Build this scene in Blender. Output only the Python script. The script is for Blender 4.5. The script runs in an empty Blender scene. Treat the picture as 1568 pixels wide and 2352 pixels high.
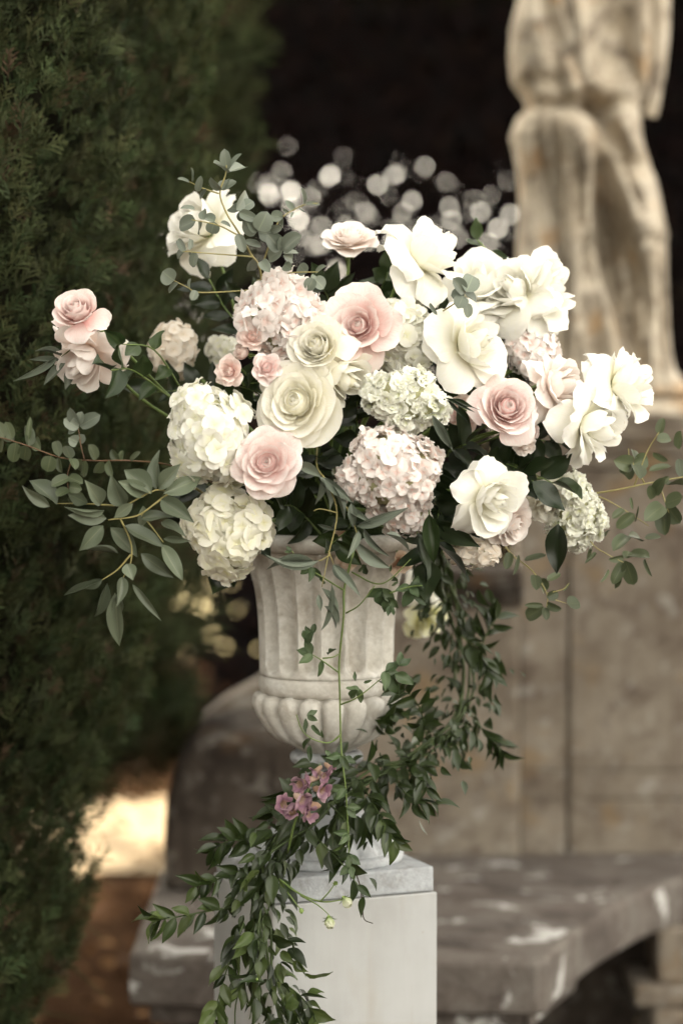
import bpy, bmesh, math, random
import numpy as np
from mathutils import Vector, Matrix

# ------------------------------------------------------------------ camera, sky, sun, exposure
scene = bpy.context.scene
COL = scene.collection
R = math.radians
CAM_H, PITCH = 1.69, R(-3.0)
K = 24.0 / 85.0 / 1568.0            # tangent of one reading pixel (readings taken on a 1568 x 2352 view)
FOCUS = 3.74

cam_data = bpy.data.cameras.new('camera')
cam_data.sensor_fit = 'HORIZONTAL'
cam_data.sensor_width = 24.0
cam_data.lens = 85.0
cam_data.clip_start = 0.05
cam_data.clip_end = 400.0
cam_data.dof.use_dof = True
cam_data.dof.focus_distance = FOCUS
cam_data.dof.aperture_fstop = 1.8
cam_data.dof.aperture_blades = 0
cam = bpy.data.objects.new('camera', cam_data)
COL.objects.link(cam)
cam.location = (0, 0, CAM_H)
cam.rotation_euler = (R(90) + PITCH, 0, 0)
scene.camera = cam

SUN_AZ = math.atan2(-0.42, 0.90)     # measured from +Y towards +X: the sun stands behind the trees, a little to the left
SUN_EL = R(38)
world = bpy.data.worlds.new('World')
scene.world = world
world.use_nodes = True
wn = world.node_tree.nodes
wl = world.node_tree.links
wn.clear()
w_out = wn.new('ShaderNodeOutputWorld')
w_bg = wn.new('ShaderNodeBackground')
w_sky = wn.new('ShaderNodeTexSky')
w_sky.sky_type = 'NISHITA'
w_sky.sun_disc = False
w_sky.sun_elevation = SUN_EL
w_sky.sun_rotation = SUN_AZ
w_sky.dust_density = 3.0
w_sky.ozone_density = 1.0
w_hs = wn.new('ShaderNodeHueSaturation')
w_hs.inputs['Saturation'].default_value = 0.16
w_mul = wn.new('ShaderNodeMix')
w_mul.data_type = 'RGBA'
w_mul.blend_type = 'MULTIPLY'
w_mul.inputs[0].default_value = 1.0
w_mul.inputs[7].default_value = (1.0, 0.925, 0.785, 1)
wl.new(w_sky.outputs[0], w_hs.inputs['Color'])
wl.new(w_hs.outputs[0], w_mul.inputs[6])
wl.new(w_mul.outputs[2], w_bg.inputs['Color'])
w_bg.inputs['Strength'].default_value = 0.15
wl.new(w_bg.outputs[0], w_out.inputs[0])

sun_data = bpy.data.lights.new('sun', 'SUN')
sun_data.energy = 4.5
sun_data.angle = R(0.53)
sun_data.color = (1.0, 0.86, 0.66)
sun = bpy.data.objects.new('sun', sun_data)
COL.objects.link(sun)
sdir = Vector((math.sin(SUN_AZ) * math.cos(SUN_EL), math.cos(SUN_AZ) * math.cos(SUN_EL), math.sin(SUN_EL)))
sun.rotation_euler = sdir.to_track_quat('Z', 'Y').to_euler()
sun.location = sdir * 30

vs = scene.view_settings
vs.view_transform = 'Standard'
vs.look = 'None'
vs.gamma = 1.0
vs.use_curve_mapping = False
vs.exposure = 3.2
scene.cycles.use_denoising = True
scene.cycles.max_bounces = 5
scene.cycles.diffuse_bounces = 4
scene.cycles.glossy_bounces = 2
scene.cycles.transmission_bounces = 4
scene.cycles.use_adaptive_sampling = True
scene.cycles.adaptive_threshold = 0.02
scene.cycles.sample_clamp_indirect = 6.0

# ------------------------------------------------------------------ helpers
def at(x, y, d):
    """world point at depth d (metres along +Y) for a reading (x, y)"""
    a = (x - 784.0) * K
    b = (1176.0 - y) * K
    f = Vector((0, math.cos(PITCH), math.sin(PITCH)))
    u = Vector((0, -math.sin(PITCH), math.cos(PITCH)))
    v = f + Vector((a, 0, 0)) + u * b
    v *= d / v.y
    return Vector((v.x, v.y, v.z + CAM_H))

def sz(d):
    return d * K

def facing(fx, fy, fz):
    """camera-frame direction (right, up, towards the camera) in world axes"""
    return Vector((fx, -fz, fy)).normalized()

def frame_matrix(loc, y_dir, z_hint):
    y = Vector(y_dir).normalized()
    z = Vector(z_hint)
    z = z - y * z.dot(y)
    if z.length < 1e-5:
        z = Vector((0.3, -1, 0.2))
        z = z - y * z.dot(y)
    z.normalize()
    x = y.cross(z)
    m = Matrix((x, y, z)).transposed().to_4x4()
    m.translation = loc
    return m

def axis_matrix(loc, z_dir, spin=0.0):
    q = Vector(z_dir).normalized().to_track_quat('Z', 'Y')
    m = q.to_matrix().to_4x4() @ Matrix.Rotation(spin, 4, 'Z')
    m.translation = loc
    return m

def link(name, mesh, parent=None, matrix=None, kind=None, label=None):
    o = bpy.data.objects.new(name, mesh)
    COL.objects.link(o)
    if parent is not None:
        o.parent = parent
    if matrix is not None:
        o.matrix_basis = matrix
    if kind:
        o['kind'] = kind
    if label:
        o['label'] = label
    return o

def thing(name, label, cat, matrix=None, group=None):
    o = bpy.data.objects.new(name, None)
    o.empty_display_size = 0.02
    COL.objects.link(o)
    if matrix is not None:
        o.matrix_basis = matrix
    o['label'] = label
    o['category'] = cat
    if group:
        o['group'] = group
    return o

def tag(o, label, cat, group=None):
    o['label'] = label
    o['category'] = cat
    if group:
        o['group'] = group
    return o

def mesh_from(name, verts, faces, mat=None, smooth=True, uvs=None):
    me = bpy.data.meshes.new(name)
    me.from_pydata([tuple(v) for v in verts], [], faces)
    if smooth:
        me.polygons.foreach_set('use_smooth', [True] * len(me.polygons))
    if uvs is not None:
        lay = me.uv_layers.new(name='UVMap')
        idx = np.empty(len(me.loops), dtype=np.int32)
        me.loops.foreach_get('vertex_index', idx)
        lay.data.foreach_set('uv', np.asarray(uvs, dtype=np.float32)[idx].ravel())
    if mat:
        me.materials.append(mat)
    me.update()
    return me

def big_mesh(name, verts, quads, mat, cols=None, smooth=False):
    """numpy mesh: verts (n,3), quads (m,4)"""
    me = bpy.data.meshes.new(name)
    n, m = len(verts), len(quads)
    me.vertices.add(n)
    me.vertices.foreach_set('co', np.asarray(verts, dtype=np.float32).ravel())
    me.loops.add(m * 4)
    me.loops.foreach_set('vertex_index', np.asarray(quads, dtype=np.int32).ravel())
    me.polygons.add(m)
    me.polygons.foreach_set('loop_start', np.arange(0, m * 4, 4, dtype=np.int32))
    if smooth:
        me.polygons.foreach_set('use_smooth', [True] * m)
    me.update(calc_edges=True)
    if cols is not None:
        at_ = me.color_attributes.new('Col', 'FLOAT_COLOR', 'POINT')
        c = np.ones((n, 4), dtype=np.float32)
        c[:, :3] = cols
        at_.data.foreach_set('color', c.ravel())
    me.materials.append(mat)
    me.validate()
    return me

def smooth01(a, b, x):
    t = min(1.0, max(0.0, (x - a) / (b - a)))
    return t * t * (3 - 2 * t)

def spline(pts, n=6):
    """Catmull-Rom through the points"""
    P = [Vector(p) for p in pts]
    if len(P) == 2:
        return [P[0].lerp(P[1], i / n) for i in range(n + 1)]
    out = []
    for i in range(len(P) - 1):
        p0 = P[i - 1] if i > 0 else P[0] * 2 - P[1]
        p1, p2 = P[i], P[i + 1]
        p3 = P[i + 2] if i + 2 < len(P) else P[-1] * 2 - P[-2]
        for j in range(n):
            t = j / n
            out.append(0.5 * ((2 * p1) + (p2 - p0) * t + (2 * p0 - 5 * p1 + 4 * p2 - p3) * t * t
                              + (3 * p1 - p0 - 3 * p2 + p3) * t ** 3))
    out.append(P[-1])
    return out

def tube_mesh(name, pts, r0, r1, mat, seg=6, n=6):
    P = spline(pts, n)
    verts, faces = [], []
    up = Vector((0.31, 0.2, 0.93))
    for i, p in enumerate(P):
        t = (P[min(i + 1, len(P) - 1)] - P[max(i - 1, 0)]).normalized()
        a = t.cross(up)
        if a.length < 1e-3:
            a = t.cross(Vector((1, 0, 0)))
        a.normalize()
        b = t.cross(a)
        r = r0 + (r1 - r0) * i / (len(P) - 1)
        for j in range(seg):
            g = 2 * math.pi * j / seg
            verts.append(p + a * math.cos(g) * r + b * math.sin(g) * r)
    for i in range(len(P) - 1):
        for j in range(seg):
            k = (j + 1) % seg
            faces.append((i * seg + j, i * seg + k, (i + 1) * seg + k, (i + 1) * seg + j))
    faces.append(tuple(range(seg - 1, -1, -1)))
    faces.append(tuple(range((len(P) - 1) * seg, len(P) * seg)))
    return mesh_from(name, verts, faces, mat)

# ------------------------------------------------------------------ materials
MATS = {}
def new_mat(name):
    m = bpy.data.materials.new(name)
    m.use_nodes = True
    nt = m.node_tree
    nt.nodes.clear()
    out = nt.nodes.new('ShaderNodeOutputMaterial')
    b = nt.nodes.new('ShaderNodeBsdfPrincipled')
    nt.links.new(b.outputs[0], out.inputs[0])
    MATS[name] = m
    return m, nt, b, out

def ramp(nt, fac, stops, interp='LINEAR'):
    r = nt.nodes.new('ShaderNodeValToRGB')
    r.color_ramp.interpolation = interp
    el = r.color_ramp.elements
    while len(el) < len(stops):
        el.new(0.5)
    for e, (p, c) in zip(el, stops):
        e.position = p
        e.color = (*c, 1) if len(c) == 3 else c
    nt.links.new(fac, r.inputs[0])
    return r.outputs[0]

def noise(nt, scale, detail=4, rough=0.55, coord='Object', dist=0.0, vec_scale=None):
    tc = nt.nodes.new('ShaderNodeTexCoord')
    n = nt.nodes.new('ShaderNodeTexNoise')
    n.inputs['Scale'].default_value = scale
    n.inputs['Detail'].default_value = detail
    n.inputs['Roughness'].default_value = rough
    n.inputs['Distortion'].default_value = dist
    src = tc.outputs[coord]
    if vec_scale:
        mp = nt.nodes.new('ShaderNodeMapping')
        mp.inputs['Scale'].default_value = vec_scale
        nt.links.new(src, mp.inputs[0])
        src = mp.outputs[0]
    nt.links.new(src, n.inputs['Vector'])
    return n.outputs[0]

def mixcol(nt, fac, a, b, mode='MIX'):
    m = nt.nodes.new('ShaderNodeMix')
    m.data_type = 'RGBA'
    m.blend_type = mode
    for s, v in ((0, fac), (6, a), (7, b)):
        if hasattr(v, 'links'):
            nt.links.new(v, m.inputs[s])
        elif isinstance(v, (int, float)):
            m.inputs[s].default_value = v
        else:
            m.inputs[s].default_value = (*v, 1)
    return m.outputs[2]

def math_node(nt, op, a, b=None):
    m = nt.nodes.new('ShaderNodeMath')
    m.operation = op
    for i, v in enumerate((a, b)):
        if v is None:
            continue
        if hasattr(v, 'links'):
            nt.links.new(v, m.inputs[i])
        else:
            m.inputs[i].default_value = v
    return m.outputs[0]

def bump(nt, b, height, strength, dist=0.002):
    n = nt.nodes.new('ShaderNodeBump')
    n.inputs['Strength'].default_value = strength
    n.inputs['Distance'].default_value = dist
    nt.links.new(height, n.inputs['Height'])
    nt.links.new(n.outputs[0], b.inputs['Normal'])

def add_translucent(nt, b, out, col, fac):
    t = nt.nodes.new('ShaderNodeBsdfTranslucent')
    if hasattr(col, 'links'):
        nt.links.new(col, t.inputs['Color'])
    else:
        t.inputs['Color'].default_value = (*col, 1)
    mx = nt.nodes.new('ShaderNodeMixShader')
    mx.inputs[0].default_value = fac
    nt.links.new(b.outputs[0], mx.inputs[1])
    nt.links.new(t.outputs[0], mx.inputs[2])
    nt.links.new(mx.outputs[0], out.inputs[0])

def uv_split(nt):
    tc = nt.nodes.new('ShaderNodeTexCoord')
    s = nt.nodes.new('ShaderNodeSeparateXYZ')
    nt.links.new(tc.outputs['UV'], s.inputs[0])
    return s.outputs[0], s.outputs[1]

def petal_mat(name, base, mid, tip, rand=0.05, trans=0.30, vein=0.04):
    m, nt, b, out = new_mat(name)
    u, v = uv_split(nt)
    c = ramp(nt, v, [(0.0, base), (0.45, mid), (1.0, tip)])
    oi = nt.nodes.new('ShaderNodeObjectInfo')
    hs = nt.nodes.new('ShaderNodeHueSaturation')
    nt.links.new(c, hs.inputs['Color'])
    val = math_node(nt, 'MULTIPLY_ADD', oi.outputs['Random'], rand * 1.2)
    val.node.inputs[2].default_value = 1.0 - rand
    nt.links.new(val, hs.inputs['Value'])
    sat = math_node(nt, 'MULTIPLY_ADD', oi.outputs['Random'], -0.35)
    sat.node.inputs[2].default_value = 1.15
    nt.links.new(sat, hs.inputs['Saturation'])
    n = noise(nt, 22, 3, 0.6, 'UV', 0.3, (2.2, 0.25, 1))
    c2 = mixcol(nt, math_node(nt, 'MULTIPLY', ramp(nt, n, [(0.45, (0, 0, 0)), (0.7, (1, 1, 1))]), vein * 7), hs.outputs[0], tuple(k * 0.93 for k in base))
    rim = ramp(nt, v, [(0.95, (0, 0, 0)), (1.0, (1, 1, 1))])
    blem = noise(nt, 140, 2, 0.5)
    c2 = mixcol(nt, math_node(nt, 'MULTIPLY', math_node(nt, 'MULTIPLY', rim, ramp(nt, blem, [(0.5, (0, 0, 0)), (0.62, (1, 1, 1))])), 0.35), c2, (0.55, 0.42, 0.26))
    nt.links.new(c2, b.inputs['Base Color'])
    b.inputs['Roughness'].default_value = 0.7
    b.inputs['Specular IOR Level'].default_value = 0.12
    b.inputs['Sheen Weight'].default_value = 0.05
    bump(nt, b, n, 0.45, 0.0016)
    add_translucent(nt, b, out, c2, trans)
    return m

def leaf_mat(name, col, col2, rib, rough=0.45, spec=0.4, trans=0.22, rand=0.25, blotch=(0.1, 0.07, 0.03)):
    m, nt, b, out = new_mat(name)
    u, v = uv_split(nt)
    oi = nt.nodes.new('ShaderNodeObjectInfo')
    c = mixcol(nt, oi.outputs['Random'], col, col2)
    au = math_node(nt, 'ABSOLUTE', math_node(nt, 'SUBTRACT', u, 0.5))
    ribm = ramp(nt, au, [(0.0, (1, 1, 1)), (0.025, (0.5, 0.5, 0.5)), (0.05, (0, 0, 0))])
    c = mixcol(nt, math_node(nt, 'MULTIPLY', ribm, 0.30), c, rib)
    # side veins: stripes slanting from the midrib
    w = nt.nodes.new('ShaderNodeMath'); w.operation = 'SINE'
    sl = math_node(nt, 'SUBTRACT', math_node(nt, 'MULTIPLY', v, 62.0), math_node(nt, 'MULTIPLY', au, 48.0))
    nt.links.new(sl, w.inputs[0])
    veins = ramp(nt, w.outputs[0], [(0.0, (0, 0, 0)), (0.8, (0, 0, 0)), (1.0, (1, 1, 1))])
    c = mixcol(nt, math_node(nt, 'MULTIPLY', veins, 0.07), c, rib)
    n = noise(nt, 90, 3, 0.6)
    c = mixcol(nt, math_node(nt, 'MULTIPLY', n, 0.35), c, col2)
    n2 = noise(nt, 60, 2, 0.5)
    sp = ramp(nt, n2, [(0.0, (0, 0, 0)), (0.70, (0, 0, 0)), (0.78, (1, 1, 1))])
    c = mixcol(nt, math_node(nt, 'MULTIPLY', sp, 0.5), c, blotch)
    hs = nt.nodes.new('ShaderNodeHueSaturation')
    nt.links.new(c, hs.inputs['Color'])
    r2 = math_node(nt, 'FRACT', math_node(nt, 'MULTIPLY', oi.outputs['Random'], 17.31))
    val = math_node(nt, 'MULTIPLY_ADD', r2, rand * 2)
    val.node.inputs[2].default_value = 1.0 - rand
    nt.links.new(val, hs.inputs['Value'])
    nt.links.new(hs.outputs[0], b.inputs['Base Color'])
    b.inputs['Roughness'].default_value = rough
    b.inputs['Specular IOR Level'].default_value = spec
    bump(nt, b, veins, 0.2, 0.0008)
    add_translucent(nt, b, out, hs.outputs[0], trans)
    return m

def plain_mat(name, a, c, scale=40, rough=0.6, spec=0.3, bmp=0.3, coord='Object', vec_scale=None, dist=0.002):
    m, nt, b, out = new_mat(name)
    n = noise(nt, scale, 5, 0.6, coord, 0.0, vec_scale)
    nt.links.new(ramp(nt, n, [(0.3, a), (0.7, c)]), b.inputs['Base Color'])
    b.inputs['Roughness'].default_value = rough
    b.inputs['Specular IOR Level'].default_value = spec
    bump(nt, b, n, bmp, dist)
    return m

def stone_mat(name, tones, lichen, lichen_amt, dark, dark_amt, scale=3.0, orange=None, rough=0.9, bmp=0.6, streak=0.0):
    """weathered stone: three tones, dark weather stains, pale lichen patches"""
    m, nt, b, out = new_mat(name)
    n1 = noise(nt, scale, 8, 0.62, 'Object', 0.4)
    c = ramp(nt, n1, [(0.30, tones[0]), (0.5, tones[1]), (0.70, tones[2])])
    n2 = noise(nt, scale * 2.3, 7, 0.65, 'Object', 0.8)
    c = mixcol(nt, math_node(nt, 'MULTIPLY', ramp(nt, n2, [(0.48, (0, 0, 0)), (0.66, (1, 1, 1))]), dark_amt), c, dark)
    if orange:
        n4 = noise(nt, scale * 1.4, 4, 0.6, 'Object', 0.3)
        c = mixcol(nt, math_node(nt, 'MULTIPLY', ramp(nt, n4, [(0.56, (0, 0, 0)), (0.68, (1, 1, 1))]), 0.6), c, orange)
    n3 = noise(nt, scale * 4.5, 6, 0.6, 'Object', 0.3)
    c = mixcol(nt, math_node(nt, 'MULTIPLY', ramp(nt, n3, [(0.60 - 0.08 * lichen_amt, (0, 0, 0)), (0.66, (1, 1, 1))]), lichen_amt), c, lichen)
    if streak:
        n5 = noise(nt, 2.2, 6, 0.65, 'Object', 0.6, (5, 5, 0.5))
        c = mixcol(nt, math_node(nt, 'MULTIPLY', ramp(nt, n5, [(0.48, (0, 0, 0)), (0.62, (1, 1, 1))]), streak), c, dark)
    fine = noise(nt, 130, 4, 0.7)
    c = mixcol(nt, 0.25, c, ramp(nt, fine, [(0.3, (0.25, 0.22, 0.19)), (0.7, (1, 1, 1))]), 'MULTIPLY')
    nt.links.new(c, b.inputs['Base Color'])
    b.inputs['Roughness'].default_value = rough
    b.inputs['Specular IOR Level'].default_value = 0.2
    bump(nt, b, math_node(nt, 'ADD', n3, math_node(nt, 'MULTIPLY', fine, 0.4)), bmp, 0.006)
    return m

# petals
CREAM = petal_mat('petal_cream', (0.95, 0.88, 0.60), (0.955, 0.925, 0.80), (0.96, 0.945, 0.88))
WHITE = petal_mat('petal_white', (0.94, 0.90, 0.66), (0.955, 0.94, 0.86), (0.96, 0.95, 0.915))
PINK = petal_mat('petal_pink', (0.90, 0.45, 0.42), (0.945, 0.745, 0.705), (0.955, 0.89, 0.86))
BLUSH = petal_mat('petal_blush', (0.93, 0.74, 0.62), (0.95, 0.85, 0.79), (0.955, 0.91, 0.88))
SPRAY = petal_mat('petal_spray_pink', (0.90, 0.54, 0.48), (0.93, 0.73, 0.67), (0.94, 0.83, 0.77), 0.1)
BUFF = petal_mat('petal_buff', (0.80, 0.55, 0.38), (0.82, 0.64, 0.50), (0.84, 0.72, 0.60), 0.1)
HYD_W = petal_mat('hydrangea_white', (0.90, 0.89, 0.62), (0.93, 0.92, 0.82), (0.95, 0.94, 0.89), 0.05, 0.30)
HYD_C = petal_mat('hydrangea_cream', (0.86, 0.83, 0.52), (0.90, 0.88, 0.74), (0.92, 0.90, 0.81), 0.06, 0.30)
HYD_P = petal_mat('hydrangea_blush', (0.88, 0.62, 0.54), (0.94, 0.875, 0.835), (0.95, 0.915, 0.89), 0.06, 0.30)
HYD_B = petal_mat('hydrangea_beige', (0.80, 0.68, 0.52), (0.88, 0.80, 0.70), (0.90, 0.85, 0.77), 0.08, 0.30)
STOCK = petal_mat('stock_white', (0.82, 0.86, 0.46), (0.94, 0.94, 0.83), (0.95, 0.95, 0.90), 0.05, 0.30)
MAUVE = petal_mat('snapdragon_mauve', (0.50, 0.34, 0.25), (0.24, 0.115, 0.19), (0.40, 0.25, 0.30), 0.2)
BUDW = petal_mat('petal_bud', (0.34, 0.44, 0.16), (0.52, 0.56, 0.34), (0.66, 0.66, 0.52), 0.08)
LIME = petal_mat('petal_pale_yellow', (0.80, 0.78, 0.35), (0.90, 0.88, 0.56), (0.92, 0.91, 0.72))
# leaves
EUC = leaf_mat('eucalyptus_leaf', (0.118, 0.142, 0.108), (0.158, 0.180, 0.140), (0.336, 0.364, 0.238), 0.42, 0.4, 0.16, 0.25)
EUC_L = leaf_mat('eucalyptus_long_leaf', (0.0972, 0.1210, 0.0778), (0.1350, 0.1566, 0.1058), (0.3024, 0.3024, 0.1836), 0.42, 0.4, 0.18, 0.28)
EUC_D = leaf_mat('eucalyptus_olive_leaf', (0.053, 0.069, 0.034), (0.086, 0.103, 0.055), (0.196, 0.196, 0.103), 0.45, 0.35, 0.2, 0.3)
DARKL = leaf_mat('dark_glossy_leaf', (0.0081, 0.0162, 0.0063), (0.0198, 0.0306, 0.0117), (0.0450, 0.0585, 0.0225), 0.34, 0.4, 0.12, 0.35)
ROSEL = leaf_mat('rose_leaf', (0.0152, 0.0304, 0.0095), (0.0342, 0.0551, 0.0171), (0.0855, 0.1045, 0.0380), 0.4, 0.4, 0.2, 0.3)
RUSC = leaf_mat('ruscus_leaf', (0.0114, 0.0228, 0.0057), (0.0323, 0.0475, 0.0133), (0.0665, 0.0855, 0.0285), 0.34, 0.45, 0.22, 0.5)
RUSC_L = leaf_mat('young_ruscus_leaf', (0.040, 0.064, 0.016), (0.072, 0.096, 0.028), (0.12, 0.15, 0.05), 0.36, 0.4, 0.28, 0.35)
VINEL = leaf_mat('vine_leaf', (0.045, 0.075, 0.032), (0.075, 0.108, 0.048), (0.15, 0.17, 0.08), 0.45, 0.4, 0.25, 0.3)
STEM_G = plain_mat('green_stem', (0.09, 0.14, 0.035), (0.15, 0.20, 0.06), 60, 0.5, 0.35, 0.2)
STEM_D = plain_mat('garland_stem', (0.030, 0.048, 0.014), (0.062, 0.085, 0.028), 60, 0.5, 0.3, 0.2)
STEM_Y = plain_mat('yellow_stem', (0.22, 0.19, 0.07), (0.32, 0.28, 0.11), 60, 0.5, 0.35, 0.2)
STEM_R = plain_mat('russet_stem', (0.085, 0.045, 0.022), (0.14, 0.078, 0.038), 60, 0.5, 0.35, 0.2)
TWIG = plain_mat('dark_twig', (0.03, 0.022, 0.015), (0.06, 0.045, 0.03), 60, 0.8, 0.2, 0.3)
BUDG = plain_mat('bud_green', (0.16, 0.24, 0.06), (0.26, 0.34, 0.11), 50, 0.5, 0.3, 0.2)
CORE = plain_mat('filler_dark', (0.012, 0.02, 0.008), (0.03, 0.045, 0.016), 60, 0.95, 0.1, 0.8, dist=0.01)
PITH = plain_mat('hydrangea_core', (0.35, 0.36, 0.18), (0.5, 0.48, 0.3), 60, 0.9, 0.1, 0.5)
# stones and paint
URN_S = stone_mat('urn_stone', ((0.4346, 0.4074, 0.3589), (0.5868, 0.5645, 0.5160), (0.6848, 0.6732, 0.6353)), (0.7391, 0.7391, 0.7168), 0.35,
                  (0.2716, 0.2279, 0.1736), 0.55, 9.0, None, 0.85, 0.45)
STAT_S = stone_mat('statue_stone', ((0.36, 0.30, 0.225), (0.50, 0.435, 0.34), (0.58, 0.515, 0.42)), (0.58, 0.54, 0.46), 0.4,
                   (0.085, 0.060, 0.042), 0.85, 6.0, (0.42, 0.24, 0.09), streak=0.2)
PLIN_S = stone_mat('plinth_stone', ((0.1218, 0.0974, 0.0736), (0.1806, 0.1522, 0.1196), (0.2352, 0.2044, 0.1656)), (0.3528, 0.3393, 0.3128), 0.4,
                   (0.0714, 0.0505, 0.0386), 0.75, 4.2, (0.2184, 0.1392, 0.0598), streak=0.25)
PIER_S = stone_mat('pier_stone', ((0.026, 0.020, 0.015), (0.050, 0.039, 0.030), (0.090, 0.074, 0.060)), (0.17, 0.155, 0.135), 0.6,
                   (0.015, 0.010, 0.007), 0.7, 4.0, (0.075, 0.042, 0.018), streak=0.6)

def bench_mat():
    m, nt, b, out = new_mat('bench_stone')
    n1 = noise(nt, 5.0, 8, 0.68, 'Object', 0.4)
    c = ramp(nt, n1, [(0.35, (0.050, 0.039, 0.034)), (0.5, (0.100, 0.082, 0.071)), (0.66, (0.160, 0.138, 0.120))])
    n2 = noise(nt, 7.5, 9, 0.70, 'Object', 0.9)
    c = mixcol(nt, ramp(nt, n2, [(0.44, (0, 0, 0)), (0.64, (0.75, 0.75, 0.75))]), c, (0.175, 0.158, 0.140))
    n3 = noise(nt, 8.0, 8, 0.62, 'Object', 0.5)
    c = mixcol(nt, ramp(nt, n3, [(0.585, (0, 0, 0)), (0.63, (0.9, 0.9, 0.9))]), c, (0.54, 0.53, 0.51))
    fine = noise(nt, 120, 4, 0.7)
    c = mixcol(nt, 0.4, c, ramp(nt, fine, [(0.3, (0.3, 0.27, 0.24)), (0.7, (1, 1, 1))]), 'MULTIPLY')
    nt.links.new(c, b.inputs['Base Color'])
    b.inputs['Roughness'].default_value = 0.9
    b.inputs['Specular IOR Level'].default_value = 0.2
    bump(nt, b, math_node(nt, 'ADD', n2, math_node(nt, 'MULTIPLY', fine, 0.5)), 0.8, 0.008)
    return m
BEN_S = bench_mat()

def paint_mat():
    m, nt, b, out = new_mat('white_paint')
    n = noise(nt, 5, 5, 0.6, 'Object', 0.2)
    c = ramp(nt, n, [(0.3, (0.325, 0.325, 0.32)), (0.5, (0.375, 0.378, 0.376)), (0.7, (0.40, 0.403, 0.402))])
    br = noise(nt, 26, 4, 0.6, 'Object', 0.1, (1.0, 1.0, 0.12))
    c = mixcol(nt, 0.35, c, ramp(nt, br, [(0.35, (0.82, 0.80, 0.76)), (0.65, (1, 1, 1))]), 'MULTIPLY')
    st = noise(nt, 3.0, 4, 0.6, 'Object', 0.5, (5, 5, 0.7))
    c = mixcol(nt, math_node(nt, 'MULTIPLY', ramp(nt, st, [(0.55, (0, 0, 0)), (0.75, (1, 1, 1))]), 0.6), c, (0.30, 0.27, 0.215))
    sp = noise(nt, 55, 2, 0.5)
    c = mixcol(nt, math_node(nt, 'MULTIPLY', ramp(nt, sp, [(0.74, (0, 0, 0)), (0.78, (1, 1, 1))]), 0.6), c, (0.3, 0.26, 0.2))
    nt.links.new(c, b.inputs['Base Color'])
    b.inputs['Roughness'].default_value = 0.55
    b.inputs['Specular IOR Level'].default_value = 0.3
    bump(nt, b, n, 0.1, 0.002)
    return m
PAINT = paint_mat()
CAP_S = stone_mat('cap_stone', ((0.3060, 0.3195, 0.3330), (0.3870, 0.4050, 0.4230), (0.4410, 0.4590, 0.4770)), (0.4950, 0.5085, 0.5220), 0.3,
                  (0.1800, 0.1620, 0.1395), 0.5, 14.0, None, 0.75, 0.45)

def attr_mat(name, rough=0.7, spec=0.2, trans=0.15):
    m, nt, b, out = new_mat(name)
    a = nt.nodes.new('ShaderNodeAttribute')
    a.attribute_name = 'Col'
    nt.links.new(a.outputs['Color'], b.inputs['Base Color'])
    b.inputs['Roughness'].default_value = rough
    b.inputs['Specular IOR Level'].default_value = spec
    if trans:
        add_translucent(nt, b, out, a.outputs['Color'], trans)
    return m
CYPR = attr_mat('cypress_foliage', 0.75, 0.15, 0.12)
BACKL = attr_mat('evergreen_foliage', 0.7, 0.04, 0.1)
BARK = plain_mat('bark', (0.035, 0.026, 0.019), (0.085, 0.062, 0.045), 14, 0.95, 0.1, 0.9, 'Object', (3, 3, 0.6), 0.02)
SHADE = plain_mat('inner_foliage', (0.004, 0.004, 0.002), (0.010, 0.009, 0.004), 14, 0.95, 0.05, 1.0, dist=0.03)  # near black: the deep shade inside the crowns is put into the colour
LITT = attr_mat('leaf_litter', 0.9, 0.02, 0.0)
def ground_mat():
    m, nt, b, out = new_mat('earth_and_needles')
    n = noise(nt, 1.3, 8, 0.65, 'Object', 0.3)
    n2 = noise(nt, 30, 6, 0.7)
    c = ramp(nt, n, [(0.3, (0.016, 0.0085, 0.005)), (0.5, (0.032, 0.018, 0.0105)), (0.7, (0.066, 0.040, 0.024))])
    c = mixcol(nt, 0.6, c, ramp(nt, n2, [(0.3, (0.35, 0.3, 0.25)), (0.7, (1, 1, 1))]), 'MULTIPLY')
    nt.links.new(c, b.inputs['Base Color'])
    b.inputs['Roughness'].default_value = 0.95
    b.inputs['Specular IOR Level'].default_value = 0.0
    bump(nt, b, n2, 0.8, 0.03)
    return m
EARTH = ground_mat()
DRYGRASS = plain_mat('dry_grass', (0.20, 0.17, 0.08), (0.34, 0.29, 0.15), 8, 0.95, 0.1, 0.6)
GRAVEL = plain_mat('sun_patch_gravel', (0.10, 0.072, 0.040), (0.20, 0.155, 0.095), 60, 0.95, 0.1, 0.6)

# ------------------------------------------------------------------ ground
def grid_mesh(name, x0, x1, y0, y1, nx, ny, fz, mat):
    verts, faces = [], []
    for j in range(ny + 1):
        for i in range(nx + 1):
            x = x0 + (x1 - x0) * i / nx
            y = y0 + (y1 - y0) * j / ny
            verts.append((x, y, fz(x, y)))
    for j in range(ny):
        for i in range(nx):
            a = j * (nx + 1) + i
            faces.append((a, a + 1, a + nx + 2, a + nx + 1))
    return mesh_from(name, verts, faces, mat)

def ground_z(x, y):
    return 0.018 * math.sin(x * 1.7 + 0.4) * math.sin(y * 1.3) + 0.01 * math.sin(x * 5.1 + y * 3.7)
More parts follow.
